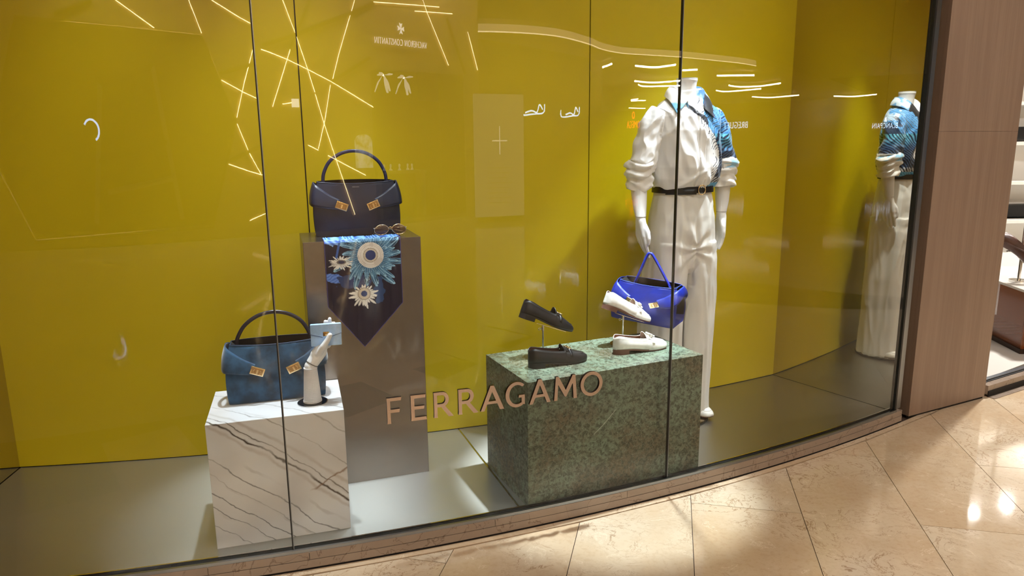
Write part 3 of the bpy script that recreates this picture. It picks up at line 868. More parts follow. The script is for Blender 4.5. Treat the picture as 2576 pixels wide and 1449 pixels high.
# ------------------------------------------------------------------ loafers
ST = [(0.0, 0.006, 0.020, 0.066), (0.012, 0.021, 0.020, 0.074), (0.030, 0.0275, 0.020, 0.072), (0.055, 0.0305, 0.019, 0.066), (0.085, 0.0310, 0.016, 0.060), (0.115, 0.0325, 0.011, 0.055),
      (0.138, 0.0355, 0.008, 0.054), (0.150, 0.0370, 0.007, 0.059), (0.165, 0.0385, 0.0065, 0.055), (0.185, 0.0385, 0.0065, 0.048), (0.205, 0.0365, 0.007, 0.041), (0.224, 0.0310, 0.008, 0.034), (0.238, 0.0220, 0.0095, 0.0275), (0.247, 0.0100, 0.0115, 0.0215)]
def loafer(name, loc, rot, leather_m, lining_m, sole_m, bit_m, label=None, parent=None, bow=False, group=None):
    if label: R = empty(name, loc, 0, label, 'shoe', group)
    else: R = empty(name, loc, 0)
    R.rotation_euler = rot
    if parent: R.parent = parent
    st = spline(ST, 3); X_OPEN = 0.143
    outer, inner = [], []
    for (x, w, z0, zt) in st:
        h = zt - z0
        op = x < X_OPEN
        o = []
        side = []
        if op:
            for k in range(7):
                t = k / 6
                ww = w * (0.93 + 0.10 * sin(pi * min(1, t * 1.25)) - 0.14 * t * t)
                side.append((ww, z0 + h * t))
            o = [(x, -a, b) for a, b in side]
            gap = [(x, -side[-1][0] * 0.93, zt - 0.0005), (x, -w * 0.78, z0 + h * 0.45), (x, -w * 0.72, z0 + 0.006), (x, 0, z0 + 0.005), (x, w * 0.72, z0 + 0.006), (x, w * 0.78, z0 + h * 0.45), (x, side[-1][0] * 0.93, zt - 0.0005)]
            o2 = [(x, a, b) for a, b in reversed(side)]
            outer.append((o, o2)); inner.append([o[-1]] + gap + [o2[0]])
        else:
            full = []
            for k in range(25):
                a = pi * k / 24
                cx = cos(a); sx = sin(a)
                full.append((x, -w * math.copysign(abs(cx) ** 0.75, cx), z0 + h * (sx ** 0.8)))
            outer.append(full)
    openr = [q for q in outer if isinstance(q, tuple)]; vamp = [q for q in outer if not isinstance(q, tuple)]
    mb = MB()
    mb.quad_grid([q[0] for q in openr]); mb.quad_grid([q[1] for q in openr])
    a, b = openr[0]; mb.quad_grid([a, list(reversed(b))])
    # connect the sides to the vamp
    v0 = vamp[0]
    mb.quad_grid([openr[-1][0], v0[:7]]); mb.quad_grid([openr[-1][1], v0[-7:]])
    mb.quad_grid(vamp)
    n0 = len(mb.v); mb.v += vamp[-1]; mb.f.append(tuple(range(n0, n0 + len(vamp[-1]))))
    up = mb.build('upper', leather_m, R, 55, weld=0.0004, solid=0.0018)
    MB().quad_grid(inner).build('lining', lining_m, R, 60)
    # topline piping
    tl = [q[0][-1] for q in reversed(openr)] + [q[1][0] for q in openr]
    MB().tube(tl, 0.0013, 6).build('topline', leather_m, up, 60)
    # apron seam
    ap = [(0.150, -0.026, 0.052), (0.180, -0.0285, 0.041), (0.205, -0.026, 0.0355), (0.225, -0.018, 0.033), (0.232, 0.0, 0.0325), (0.225, 0.018, 0.033), (0.205, 0.026, 0.0355), (0.180, 0.0285, 0.041), (0.150, 0.026, 0.052)]
    MB().tube(spline(ap, 4), 0.0011, 6).build('apron_seam', leather_m, up, 60)
    # raised tongue
    rows = []
    for k in range(9):
        a = -1 + 2 * k / 8
        y = 0.027 * a
        lift = 0.013 * (1 - abs(a) ** 4)
        rows.append([(0.160, y * 1.05, 0.0585 - 0.012 * a * a), (0.149, y, 0.0625 - 0.012 * a * a), (0.139, y * 0.95, 0.0640 + lift * 0.65 - 0.012 * a * a), (0.133 + 0.006 * a * a, y * 0.85, 0.0640 + lift - 0.012 * a * a)])
    tg = MB().quad_grid(rows).build('tongue', leather_m, R, 60, solid=0.0025)
    # strap and ornament
    pts = []
    for k in range(13):
        a = pi * (0.12 + 0.76 * k / 12); pts.append((0.166, -0.0392 * cos(a), 0.0075 + 0.0505 * sin(a) ** 0.8))
    rows = [[(p[0] - 0.006, p[1], p[2] + 0.001), (p[0] + 0.006, p[1], p[2] - 0.0015)] for p in pts]
    MB().quad_grid(rows).build('strap', leather_m, R, 60, solid=0.003)
    ob = MB()
    for s in (-1, 1):
        ring = [(0.165 + 0.006 * cos(a), s * 0.013 + 0.010 * sin(a), 0.0605 - 0.0012 * (s * 0.013 + 0.010 * sin(a)) ** 2 * 800 / 10) for a in [2 * pi * k / 16 for k in range(16)]]
        ob.tube(ring, 0.0017, 6, closed=True)
    ob.tube([(0.165, -0.004, 0.0618), (0.165, 0.004, 0.0618)], 0.0026, 8); ob.tube([(0.158, -0.0105, 0.060), (0.172, -0.0105, 0.0575)], 0.0018, 6); ob.tube([(0.158, 0.0105, 0.060), (0.172, 0.0105, 0.0575)], 0.0018, 6)
    ob.build('ornament', bit_m, R, 60)
    if bow:
        bb = MB()
        for s in (-1, 1): bb.tube(spline([(0.166, 0, 0.064), (0.160, s * 0.010, 0.068), (0.166, s * 0.020, 0.064), (0.172, s * 0.010, 0.062), (0.166, 0, 0.064)], 4), 0.003, 6); bb.tube([(0.168, s * 0.002, 0.062), (0.186, s * 0.008, 0.0525)], [0.003, 0.0042], 6)
        bb.build('bow', leather_m, R, 60)
    # sole and heel
    sl = spline([(s_[0], s_[1], s_[2]) for s_ in ST], 3)
    L_ = [(x, w * 0.985 + 0.0006, z) for x, w, z in sl]
    rows = []
    for x, w, z in L_: rows.append([(x, -w, z + 0.0015), (x, w, z + 0.0015), (x, w, z - 0.0045), (x, -w, z - 0.0045)])
    MB().loft(rows).build('sole', sole_m, R, 35)
    hp = [(x, w, z) for x, w, z in L_ if x < 0.064]
    rows = [[(x, -w, z - 0.0044), (x, w, z - 0.0044), (x, w * 0.97, 0.0), (x, -w * 0.97, 0.0)] for x, w, z in hp]
    MB().loft(rows).build('heel', sole_m, R, 35)
    return R
BLK = leather('black_nappa_leather', (13, 12, 13), 0.42, 0.15); BRN = leather('brown_lining_leather', (74, 48, 36), 0.6, 0.1)
BSOLE = plain('black_sole', (18, 17, 18), 0.45)
WHT = leather('white_grained_leather', (226, 224, 218), 0.5, 0.2); TAN = leather('tan_lining_leather', (126, 84, 62), 0.6, 0.1)
TSOLE = plain('stacked_brown_sole', (112, 76, 62), 0.5, var=0.2); SILV = plain('pale_metal_bit', (214, 206, 188), 0.2, 1.0)
YS = 0.4246
ex = Vector((cos(YS), sin(YS), 0))
loafer('loafer', (0.060, 2.545, H3), (0, 0, YS), BLK, BRN, BSOLE, M['gold'], 'black leather loafer with gold bit standing flat on the green plinth')
loafer('loafer', (0.404, 2.713, H3), (0, 0, YS - 0.02), WHT, TAN, TSOLE, SILV, 'white leather loafer standing flat on the green plinth', bow=True)
PITCHS = radians(21)
def on_stand(b, L, lab_s, lab_stand, mats, bow, top, metal):
    S = empty('shoe_stand', (b[0], b[1], H3), YS, lab_stand, 'shoe stand')
    MB().lathe([(0.0, 0), (0.052, 0), (0.053, 0.0012), (0.052, 0.003), (0.006, 0.0042)], 40).build('base', metal, S, 40)
    MB().tube([(0, 0, 0.003), (0, 0, top)], 0.0034, 12).build('post', M['chrome'], S, 40)
    MB().tube([(0, 0, top * 0.80), (0, 0, top - 0.002)], 0.0050, 12).build('collar', M['chrome'], S, 40)
    sc_ = MB().tube([(0, 0, top * 0.88), (-0.013, -0.002, top * 0.88)], 0.0018, 8); sc_.tube([(-0.016 + 0.005 * cos(a), -0.002, top * 0.88 + 0.005 * sin(a)) for a in [2 * pi * k / 14 for k in range(14)]], 0.0011, 6, closed=True)
    sc_.build('thumb_screw', M['chrome'], S, 40)
    Mp = Matrix.Translation((0, 0, top)) @ Matrix.Rotation(PITCHS, 4, 'Y')
    MB().box(-0.035, 0.105, -0.012, 0.012, -0.0008, 0.0008).build('support_plate', M['chrome'], S, M=Mp)
    # shoe rests on the plate: heel end at the left
    off = Mp @ Vector((-0.112, 0, 0.0030)); off.rotate(Matrix.Rotation(YS, 3, 'Z'))
    loc = (b[0] + off.x, b[1] + off.y, H3 + off.z)
    rot = (Matrix.Rotation(YS, 3, 'Z') @ Matrix.Rotation(PITCHS, 3, 'Y')).to_euler()
    loafer('loafer', loc, rot, *mats, lab_s, bow=bow)
on_stand((0.121, 2.712), 0.25, 'black leather loafer with gold bit tilted toe down on a metal stand', 'chrome shoe stand under the tilted black loafer', (BLK, BRN, BSOLE, M['gold']), False, 0.124, M['brass'])
on_stand((0.463, 2.862), 0.25, 'white leather loafer tilted toe down on a metal stand', 'chrome shoe stand under the tilted white loafer', (WHT, TAN, TSOLE, SILV), True, 0.122, M['brass'])

# ------------------------------------------------------------------ FERRAGAMO letters on the glass
def ell(cx, cy, rx, ry, n=40, a0=0.0, a1=2 * pi): return [(cx + rx * cos(a0 + (a1 - a0) * k / n), cy + ry * sin(a0 + (a1 - a0) * k / n)) for k in range(n + (0 if abs(a1 - a0 - 2 * pi) < 1e-6 else 1))]
def flare(x0, x1, y0, y1, f=0.008):
    """vertical stem with slightly flared ends"""
    pts = []
    for y, e in ((y0, f), (y0 + 0.10, f * 0.3), (0.5 * (y0 + y1), 0), (y1 - 0.10, f * 0.3), (y1, f)): pts.append((x1 + e, y))
    for y, e in ((y1, f), (y1 - 0.10, f * 0.3), (0.5 * (y0 + y1), 0), (y0 + 0.10, f * 0.3), (y0, f)): pts.append((x0 - e, y))
    return pts
def L_F(w): return [[(0, 0), (0.155, 0), (0.145, 0.10), (0.145, 0.42), (0.50, 0.42), (0.52, 0.55), (0.145, 0.55), (0.145, 0.875), (0.57, 0.875), (0.60, 1.0), (0, 1.0), (0.012, 0.9), (0.012, 0.1)]]
def L_E(w): return [[(0, 0), (0.62, 0), (0.60, 0.125), (0.145, 0.125), (0.145, 0.44), (0.52, 0.44), (0.54, 0.56), (0.145, 0.56), (0.145, 0.875), (0.58, 0.875), (0.60, 1.0), (0, 1.0), (0.012, 0.9), (0.012, 0.1)]]
def L_R(w):
    o = [(0, 0), (0.158, 0), (0.145, 0.10), (0.145, 0.41), (0.30, 0.41), (0.60, 0.0), (0.80, 0.0), (0.46, 0.44)] + ell(0.36, 0.71, 0.26, 0.29, 16, -pi * 0.36, pi / 2) + [(0, 1.0), (0.012, 0.9), (0.012, 0.1)]
    h = [(0.145, 0.53), (0.33, 0.53)] + ell(0.34, 0.705, 0.135, 0.172, 14, -pi / 2, pi / 2) + [(0.145, 0.877)]
    return [o, h]
def L_A(w): return [[(0, 0), (0.15, 0), (0.26, 0.26), (0.66, 0.26), (0.765, 0), (0.93, 0), (0.535, 1.0), (0.395, 1.0)], [(0.31, 0.375), (0.462, 0.76), (0.612, 0.375)]]
def L_G(w):
    o = ell(0.50, 0.5, 0.50, 0.52, 40, pi * 0.27, pi * 1.70)
    i = ell(0.52, 0.5, 0.355, 0.395, 34, pi * 1.66, pi * 0.29)
    return [o + [(0.86, 0.06), (0.86, 0.47), (0.60, 0.47), (0.58, 0.36), (0.715, 0.36), (0.715, 0.15)] + i + [(0.79, 0.82)]]
def L_M(w): return [[(0, 0), (0.15, 0), (0.185, 0.66), (0.50, 0.12), (0.56, 0.12), (0.86, 0.66), (0.90, 0), (1.06, 0), (0.98, 1.0), (0.85, 1.0), (0.535, 0.40), (0.21, 1.0), (0.08, 1.0)]]
def L_O(w): return [ell(0.5, 0.5, 0.5, 0.52), ell(0.5, 0.5, 0.355, 0.385)]
shop_sign = empty('shop_sign', tuple(arc(-1.2264, 0.006, 0.41)), 0, 'rose bronze FERRAGAMO lettering mounted on the window glass', 'sign')
sl_ = shop_sign.location.copy()
LET = (('F', L_F, 0.0, 0.0532), ('E', L_E, 0.0786, 0.1351), ('R', L_R, 0.1555, 0.2269), ('R', L_R, 0.2397, 0.3144), ('A', L_A, 0.318, 0.407), ('G', L_G, 0.4087, 0.4838), ('A', L_A, 0.4969, 0.5826), ('M', L_M, 0.5918, 0.6863), ('O', L_O, 0.6965, 0.7904))
for ch, fn, a, b in LET:
    loops = fn(0); xs = [p[0] for p in loops[0]]; x0, x1 = min(xs), max(xs)
    kx = (b - a - 0.004) / (x1 - x0)
    loops = [[((p[0] - x0) * kx + a + 0.002, p[1] * 0.0885 + 0.0005) for p in L] for L in loops]
    me = plate(loops, 0.011)
    for v in me.vertices:
        th = -1.2642542 + v.co.x / (GR + 0.012)
        p = arc(th, 0.0068 + (0.0055 + v.co.z), 0.41 + v.co.y)
        v.co = p - sl_
    lo = link_mesh('letter', me, M['copper'], shop_sign, 25)
    me.materials.append(M['letter_side'])
    for pf in me.polygons:
        c_ = pf.center + sl_; rad = Vector((c_.x - GC.x, c_.y - GC.y, 0)).normalized()
        if abs(pf.normal.dot(rad)) < 0.7: pf.material_index = 1
# ------------------------------------------------------------------ mannequin in white shirt and trousers
MQ = empty('mannequin', (0.79, 3.255, 0.0004), 0.358, 'headless white mannequin in printed white shirt and wide trousers holding the blue handbag', 'mannequin')
t = NT('printed_white_silk'); at = t.add('ShaderNodeAttribute', attribute_name='print'); t.base(at.outputs['Color'], 0.42, 0, 0.45)
t.bsdf.inputs['Sheen Weight'].default_value = 0.2
M['shirt'] = t.m
M['cotton'] = plain('white_cotton_twill', (222, 221, 217), 0.7, 0, 0.25, grain=0.05, gscale=600)

def ering(z, hw, hd, cx=0.0, cy=0.0, n=40, p=2.3):
    out = []
    for k in range(n):
        a = 2 * pi * k / n; c, s = cos(a), sin(a)
        out.append((cx + hw * math.copysign(abs(c) ** (2 / p), c), cy + hd * math.copysign(abs(s) ** (2 / p), s), z))
    return out

# body: neck, chest, forearms and hands
mb = MB()
mb.loft([ering(z, a, b, 0, y, 28, 2.0) for z, a, b, y in ((1.30, 0.130, 0.085, 0.0), (1.38, 0.135, 0.082, 0.0), (1.43, 0.125, 0.072, 0.004), (1.465, 0.085, 0.060, 0.008), (1.490, 0.055, 0.050, 0.010), (1.515, 0.046, 0.045, 0.008), (1.55, 0.0430, 0.0430, 0.004), (1.572, 0.0445, 0.0445, 0.002), (1.576, 0.0470, 0.0470, 0.002), (1.586, 0.0470, 0.0470, 0.002))])
ARMS = {-1: [(-0.233, 0.004, 1.17), (-0.242, -0.018, 1.09), (-0.249, -0.040, 1.03), (-0.254, -0.058, 0.985)], 1: [(0.216, 0.004, 1.17), (0.217, 0.000, 1.09), (0.212, -0.008, 1.03), (0.206, -0.014, 0.985)]}
for s in (-1, 1):
    chain(mb, ARMS[s], [0.037, 0.0355, 0.0300, 0.0235], 16)
def hand_pts(s, w):
    """relaxed hanging hand below wrist w; s=-1 is its right hand. Thumb towards the front (-y)"""
    x, y, z = w
    return x, y, z
for s in (-1, 1):
    x, y, z = ARMS[s][-1]
    inn = -s                                   # towards the thigh
    # palm: flattened, knuckles facing outwards
    for k, dy in ((0, -0.026), (1, -0.009), (2, 0.008), (3, 0.024)):
        top = (x + inn * 0.000, y + dy * 0.35, z - 0.015)
        kn = (x + inn * (0.004), y + dy, z - 0.088 + abs(k - 1.2) * 0.004)
        chain(mb, [top, kn], [0.0195, 0.0125], 12)
        ln = (0.082, 0.090, 0.086, 0.066)[k]
        curl = (0.010, 0.016, 0.020, 0.022)[k] if s < 0 else (0.012, 0.016, 0.018, 0.020)[k]
        f1 = (kn[0] + inn * 0.006, kn[1] - 0.004 + dy * 0.12, kn[2] - ln * 0.42)
        f2 = (f1[0] + inn * curl * 0.7, f1[1] - 0.002, f1[2] - ln * 0.32)
        f3 = (f2[0] + inn * curl, f2[1] - 0.001, f2[2] - ln * 0.26)
        chain(mb, [kn, f1, f2, f3], [0.0112, 0.0092, 0.0082, 0.0066], 12)
    # thumb leaves the front side of the palm
    chain(mb, [(x + inn * 0.006, y - 0.014, z - 0.030), (x + inn * 0.014, y - 0.038, z - 0.062), (x + inn * 0.016, y - 0.046, z - 0.090), (x + inn * 0.016, y - 0.046, z - 0.112)], [0.0150, 0.0118, 0.0095, 0.0075], 12)
remeshed(mb, 0.0035, 'body', M['mann'], MQ, 6)
MB().lathe([(0.0465, 0), (0.0465, 0.0015)], 32, (0, 0.002, 1.5865)).build('neck_cap', plain('white_neck_cap', (240, 240, 238), 0.25), MQ, 40)
for s in (-1, 1):
    x, y, z = ARMS[s][-1]
    MB().lathe([(0.0238, -0.0005), (0.0238, 0.0005)], 28, (x, y, z + 0.004)).build('wrist_joint', M['grout'], MQ, 40)

# trousers: wide straight legs
mb = MB()
mb.loft([ering(z, a, b, 0, 0.004, 44, 2.3) for z, a, b in ((0.72, 0.105, 0.075), (0.76, 0.140, 0.095), (0.80, 0.157, 0.107), (0.84, 0.164, 0.113), (0.90, 0.164, 0.116), (0.98, 0.156, 0.112), (1.05, 0.143, 0.104), (1.085, 0.136, 0.098), (1.118, 0.135, 0.097))])
for s in (-1, 1):
    mb.loft([ering(z, a, b, s * cx - 0.020 * max(0, 0.8 - z), cy, 36, 2.4) for z, a, b, cx, cy in ((0.018, 0.080, 0.108, 0.086, 0.01), (0.10, 0.080, 0.106, 0.086, 0.008), (0.30, 0.083, 0.104, 0.087, 0.006), (0.50, 0.086, 0.104, 0.088, 0.004), (0.66, 0.088, 0.107, 0.085, 0.004), (0.78, 0.085, 0.109, 0.081, 0.004), (0.86, 0.080, 0.108, 0.078, 0.004))])
def ridge(v): return 1 - abs(v) * 2 if abs(v) < 0.5 else 0.0
def tfold(c, n):
    x, y, z = c
    if z > 1.075: return 0.0
    k = 0.35 + 0.65 * min(1.0, (1.08 - z) / 0.35)
    f = 0.0130 * k * fbm(x * 1.3 + 7, y * 1.3, z * 0.12, 9, 2)
    f += 0.0065 * k * (1 - 2 * abs(fbm(x * 1.0 + 2, y, z * 0.16 + 0.22 * x, 16, 2)))
    if y < 0.03 and z > 0.66:
        # drag lines from the crotch out to the hips
        cxx, czz = 0.012, 0.835
        ang = atan2(z - czz, abs(x - cxx) + 0.02); rr = hypot(x - cxx, z - czz)
        f += 0.0042 * exp(-(rr / 0.13) ** 2) * sin(ang * 9.0 + 2.2 * fbm(x, y, z, 10, 2))
        # gathers under the waistband
        f += 0.0030 * max(0.0, min(1, (z - 0.95) / 0.08)) * sin(x * 95 + 5 * fbm(x, y, z, 6, 2) + z * 20)
        f -= 0.006 * exp(-((x - 0.010 - (0.9 - z) * 0.03) / 0.007) ** 2) * max(0, min(1, (1.02 - z) / 0.1))
    # pressed crease on each leg
    f += 0.006 * exp(-((abs(x) - 0.095) / 0.009) ** 2) * (1 if y < 0 else 0) * max(0, min(1, (0.84 - z) / 0.2))
    return f
remeshed(mb, 0.0048, 'trousers', M['cotton'], MQ, 5, tfold)
for s, xx in ((-1, -0.075), (1, 0.030), (1, 0.110)):
    pass

# belt
BL = [ering(z, a, b, 0, 0.004, 56, 2.3) for z, a, b in ((1.086, 0.1425, 0.1045), (1.0865, 0.1450, 0.107), (1.114, 0.1435, 0.1055), (1.1145, 0.1410, 0.103))]
belt = MB().loft(BL, False, False).build('belt', leather('black_belt_leather', (16, 15, 17), 0.45), MQ, 50)
tl = []
for k in range(10):
    a = radians(-150 + 60 * k / 9); tl.append((0.1465 * cos(a), 0.004 + 0.1085 * sin(a)))
MB().quad_grid([[(x, y, 1.0805), (x, y, 1.1045)] for x, y in tl]).build('belt_tail', belt.data.materials[0], belt, 50, solid=0.002)
bx, by = 0.026, -0.1055
MB().tube([(bx + 0.017 * cos(a), by - 0.002 - 0.002 * cos(a), 1.1 + 0.021 * sin(a)) for a in [2 * pi * k / 28 for k in range(28)]], 0.0026, 8, closed=True).build('buckle', M['gold'], belt, 60)

# shirt
mb = MB()
mb.loft([ering(z, a, b, 0, y, 44, 2.35) for z, a, b, y in ((1.105, 0.132, 0.094, 0.004), (1.122, 0.142, 0.105, 0.003), (1.150, 0.156, 0.118, 0.002), (1.20, 0.163, 0.124, 0.0), (1.28, 0.163, 0.120, 0.0), (1.36, 0.165, 0.112, 0.0), (1.42, 0.163, 0.096, 0.002), (1.450, 0.152, 0.083, 0.005), (1.475, 0.124, 0.072, 0.007), (1.490, 0.096, 0.064, 0.007), (1.500, 0.080, 0.058, 0.007))])
SL = {-1: [(-0.128, 0.004, 1.425, 0.054), (-0.160, 0.004, 1.385, 0.059), (-0.190, 0.003, 1.31, 0.058), (-0.213, 0.002, 1.24, 0.060), (-0.230, 0.0, 1.205, 0.060)], 1: [(0.128, 0.004, 1.425, 0.054), (0.156, 0.004, 1.385, 0.057), (0.178, 0.003, 1.31, 0.055), (0.197, 0.002, 1.24, 0.056), (0.212, 0.0, 1.205, 0.058)]}
for s in (-1, 1):
    p = spline(SL[s], 4)
    mb.tube([q[:3] for q in p], [q[3] for q in p], 22)
def sfold(c, n):
    x, y, z = c
    f = 0.0045 * fbm(x, y, z, 7, 3)
    ax = abs(x)
    lat = ax < 0.150 + max(0, (1.44 - z)) * 0.12
    if lat:
        f += 0.0090 * (1 - 2.2 * abs(fbm(x * 1.2 + 0.35 * z, y * 0.5, z * 0.35 - 0.2 * x, 13, 2)))
        # blousing pleats above the belt
        f += 0.0038 * sin(x * 75 + 3 * fbm(x, 0, z, 6, 2)) * max(0, min(1, (1.19 - z) / 0.07))
        # the long diagonal drape at the wearer's right
        q = (z - 1.160) - 0.55 * (x + 0.02)
        if y < 0 and x < 0.03: f += 0.007 * exp(-(q / 0.012) ** 2) - 0.005 * exp(-((q + 0.03) / 0.016) ** 2)
        if y < 0: f += 0.004 * exp(-(((z - 1.36) + 0.9 * (ax - 0.12)) / 0.014) ** 2)
    else:
        f += 0.0100 * (1 - 2.2 * abs(fbm(x * 0.8, y * 0.8, z * 0.9 + 0.5 * ax, 13, 2)))
    # shirt front placket
    if y < -0.04 and abs(x - 0.012) < 0.016: f += 0.0035
    if y < -0.04 and 0.016 <= abs(x - 0.012) < 0.021: f -= 0.0015
    return f
def shirt_print(c):
    x, y, z = c
    W_ = (236, 238, 241)
    nz = fbm(x, y, z, 14, 3)
    edge = spline_edge(z) + 0.018 * nz
    strand = sin((z * 1.0 - x * 0.55 - y * 0.8) * 340 + 9 * fbm(x, y, z, 9, 2))
    curl = sin(hypot(x - 0.10 - 0.02 * sin(z * 60), (z - 1.2) * 0.8) * 520 + 6 * nz)
    m = x - edge
    q = (z - 1.432) + 0.80 * x
    if y < -0.045 and -0.045 < x < 0.045 and abs(q) < 0.016 + 0.010 * nz: return (18, 18, 26) if strand > -0.8 else (70, 76, 96)
    back = y > 0.05
    if x > 0.165 and z < 1.235: return mixc(W_, (150, 200, 236), 0.8 if (nz > 0.25 and z > 1.2) else 0.0)
    if m < -0.025: return W_
    if m < 0.006:
        # loose strands at the border
        return (26, 34, 60) if (sin((z * 0.9 - x * 1.3) * 300 + 16 * fbm(x, y, z, 11, 2)) > 0.72 and fbm(x, y, z, 18, 2) > -0.15) else W_
    if z > 1.345:
        c1 = mixc((150, 206, 240), (56, 132, 206), 0.5 + 0.5 * strand)
        if strand < -0.70: c1 = (24, 52, 108)
        if y > -0.02 and z > 1.42 and nz > -0.1: c1 = mixc(c1, W_, 0.6)
        if x > 0.190 and fbm(x, y, z, 16, 2) > 0.12: c1 = mixc((12, 22, 42), c1, 0.25)
        return c1
    if z > 1.255:
        k = (1.345 - z) / 0.09
        c1 = mixc((96, 190, 220), (24, 46, 92), k + 0.25 * nz)
        return (14, 26, 56) if strand < -0.25 else mixc(c1, (160, 216, 236), 0.25 * max(0, strand))
    if z > 1.155:
        return (14, 18, 36) if strand < 0.45 else mixc((40, 70, 110), (120, 134, 160), 0.5 + 0.5 * nz)
    if z > 1.13: return (22, 24, 38) if strand < 0.1 else (208, 212, 220)
    return mixc((120, 196, 236), (60, 140, 206), 0.5 + 0.5 * strand)
def spline_edge(z):
    K = ((1.50, 0.045), (1.46, 0.040), (1.42, 0.018), (1.38, 0.030), (1.34, 0.062), (1.29, 0.092), (1.24, 0.104), (1.19, 0.092), (1.15, 0.078), (1.10, 0.062))
    if z >= K[0][0]: return K[0][1]
    for a, b in zip(K[:-1], K[1:]):
        if b[0] <= z <= a[0]: return b[1] + (a[1] - b[1]) * (z - b[0]) / (a[0] - b[0])
    return K[-1][1]
shirt = remeshed(mb, 0.0029, 'shirt', M['shirt'], MQ, 4, sfold)
paint(shirt, shirt_print)
# rolled sleeves
for s in (-1, 1):
    x0 = -0.233 if s < 0 else 0.214
    rings = []
    K = [(1.236, 0.055), (1.226, 0.066), (1.210, 0.069), (1.199, 0.058), (1.190, 0.066), (1.174, 0.068), (1.163, 0.056), (1.153, 0.056), (1.128, 0.060), (1.108, 0.060), (1.104, 0.057), (1.112, 0.053), (1.15, 0.048)]
    for z, r in spline(K, 3):
        ring = []
        for k in range(40):
            a = 2 * pi * k / 40
            rr = r * (1 + 0.16 * fbm(cos(a) * 1.6 + s * 3, sin(a) * 1.6, z * 26, 1.0, 3)) + 0.0035 * sin(3 * a + z * 140)
            tilt = 0.16 * s * rr * cos(a) + 0.008 * sin(2 * a + s)
            ring.append((x0 + (0.002 if s < 0 else 0) + rr * cos(a), 0.001 + rr * 0.98 * sin(a), z - tilt + (0.010 * max(0, cos(a * 1.0 - (pi if s < 0 else 0))) if z < 1.14 else 0)))
        rings.append(ring)
    o = MB().loft(rings, False, False).build('rolled_cuff', M['shirt'], MQ, 80)
    paint(o, lambda c, s=s: (156, 206, 240) if (s > 0 and c.z > 1.195 and fbm(c.x, c.y, c.z, 22, 2) > 0.02) else (236, 235, 233))
# collar: stand and two pointed wings
for s in (-1, 1):
    if s < 0:
        TOP = [(0, 0.066, 1.550), (-0.048, 0.050, 1.552), (-0.078, 0.008, 1.552), (-0.070, -0.040, 1.532), (-0.044, -0.078, 1.482)]
        LOW = [(0, 0.086, 1.512), (-0.066, 0.066, 1.512), (-0.106, 0.012, 1.508), (-0.114, -0.045, 1.482), (-0.106, -0.088, 1.432)]
    else:
        TOP = [(0, 0.066, 1.550), (0.048, 0.050, 1.552), (0.076, 0.008, 1.548), (0.066, -0.042, 1.518), (0.030, -0.088, 1.450)]
        LOW = [(0, 0.086, 1.512), (0.064, 0.066, 1.510), (0.100, 0.012, 1.502), (0.106, -0.045, 1.474), (0.078, -0.104, 1.412)]
    rows = []
    for a, b in zip(spline(TOP, 5), spline(LOW, 5)):
        a, b = Vector(a), Vector(b)
        inn = Vector((a.x * 0.92, a.y * 0.92, a.z - 0.055))
        m_ = (a + b) / 2 + Vector((a.x, a.y, 0)).normalized() * 0.005
        rows.append([tuple(inn), tuple(a), tuple(a + (b - a) * 0.12 + Vector((0, 0, 0.004))), tuple(m_), tuple(b)])
    fine = []
    for r in rows: fine.append(spline(r, 6))
    big = []
    for i in range(len(fine) - 1):
        for k in range(3): big.append([tuple(p + (q - p) * k / 3 for p, q in zip(u, v)) for u, v in zip(fine[i], fine[i + 1])])
    big.append(fine[-1])
    o = MB().quad_grid(big).build('collar', M['shirt'], MQ, 60, solid=0.0018)
    def cp(c, s=s):
        nz = fbm(c.x, c.y, c.z, 25, 2)
        if s < 0:
            if c.y < -0.040 and c.z < 1.478: return (120, 190, 236) if nz > -0.25 else (40, 70, 130)
            return (238, 238, 236)
        if c.y < -0.045: return (16, 17, 24) if nz > -0.3 else (52, 60, 84)
        return (112, 168, 220) if nz > -0.05 else (206, 224, 240)
    paint(o, cp)
# shoes and base
MB().lathe([(0.0, 0), (0.152, 0), (0.155, 0.002), (0.155, 0.010), (0.151, 0.013), (0.02, 0.0135)], 64).build('base', plain('brushed_bronze_base', (140, 128, 104), 0.22, 1.0), MQ, 40)
MB().tube([(0.155 * cos(a), 0.155 * sin(a), 0.003) for a in [2 * pi * k / 64 for k in range(64)]], 0.0022, 6, closed=True).build('base_edge', M['gap'], MQ, 60)
for s in (-1, 1):
    loafer('shoe', (s * 0.088 - 0.004 * s, 0.115, 0.0145), (0, 0, radians(-90 + s * 8)), WHT, TAN, TSOLE, SILV, None, MQ)
# ------------------------------------------------------------------ the shop next door, right of the pillar
M['white_floor'] = plain('pale_stone_floor', (226, 222, 214), 0.25, var=0.06)
sf = MB().poly_prism([(2.62, 3.74), (4.2, 4.75), (9.0, 7.6), (9.0, 10.5), (3.2, 10.5), (2.30, 4.3)], -0.05, 0.0).build('floor_shop', M['white_floor'])
tag(sf, 'pale stone floor inside the neighbouring shop', 'floor', kind='structure')
sil = empty('trim_2', (0, 0, 0), 0, 'brown stone threshold with dark track at the neighbouring shop entrance', 'threshold', kind='structure')
d = Vector((3.02 - 2.629, 3.936 - 3.72)).normalized(); nn = Vector((d.y, -d.x))
A = Vector((2.55, 3.672))
def strip(o0, o1, z0, z1, mat, nm):
    p = [A + nn * o0, A + nn * o1, A + d * 3.0 + nn * o1, A + d * 3.0 + nn * o0]
    MB().poly_prism(p, z0, z1).build(nm, mat, sil)
strip(-0.02, 0.004, -0.05, 0.012, M['alu'], 'track')
strip(0.004, 0.012, -0.05, 0.004, M['black'], 'track_gap')
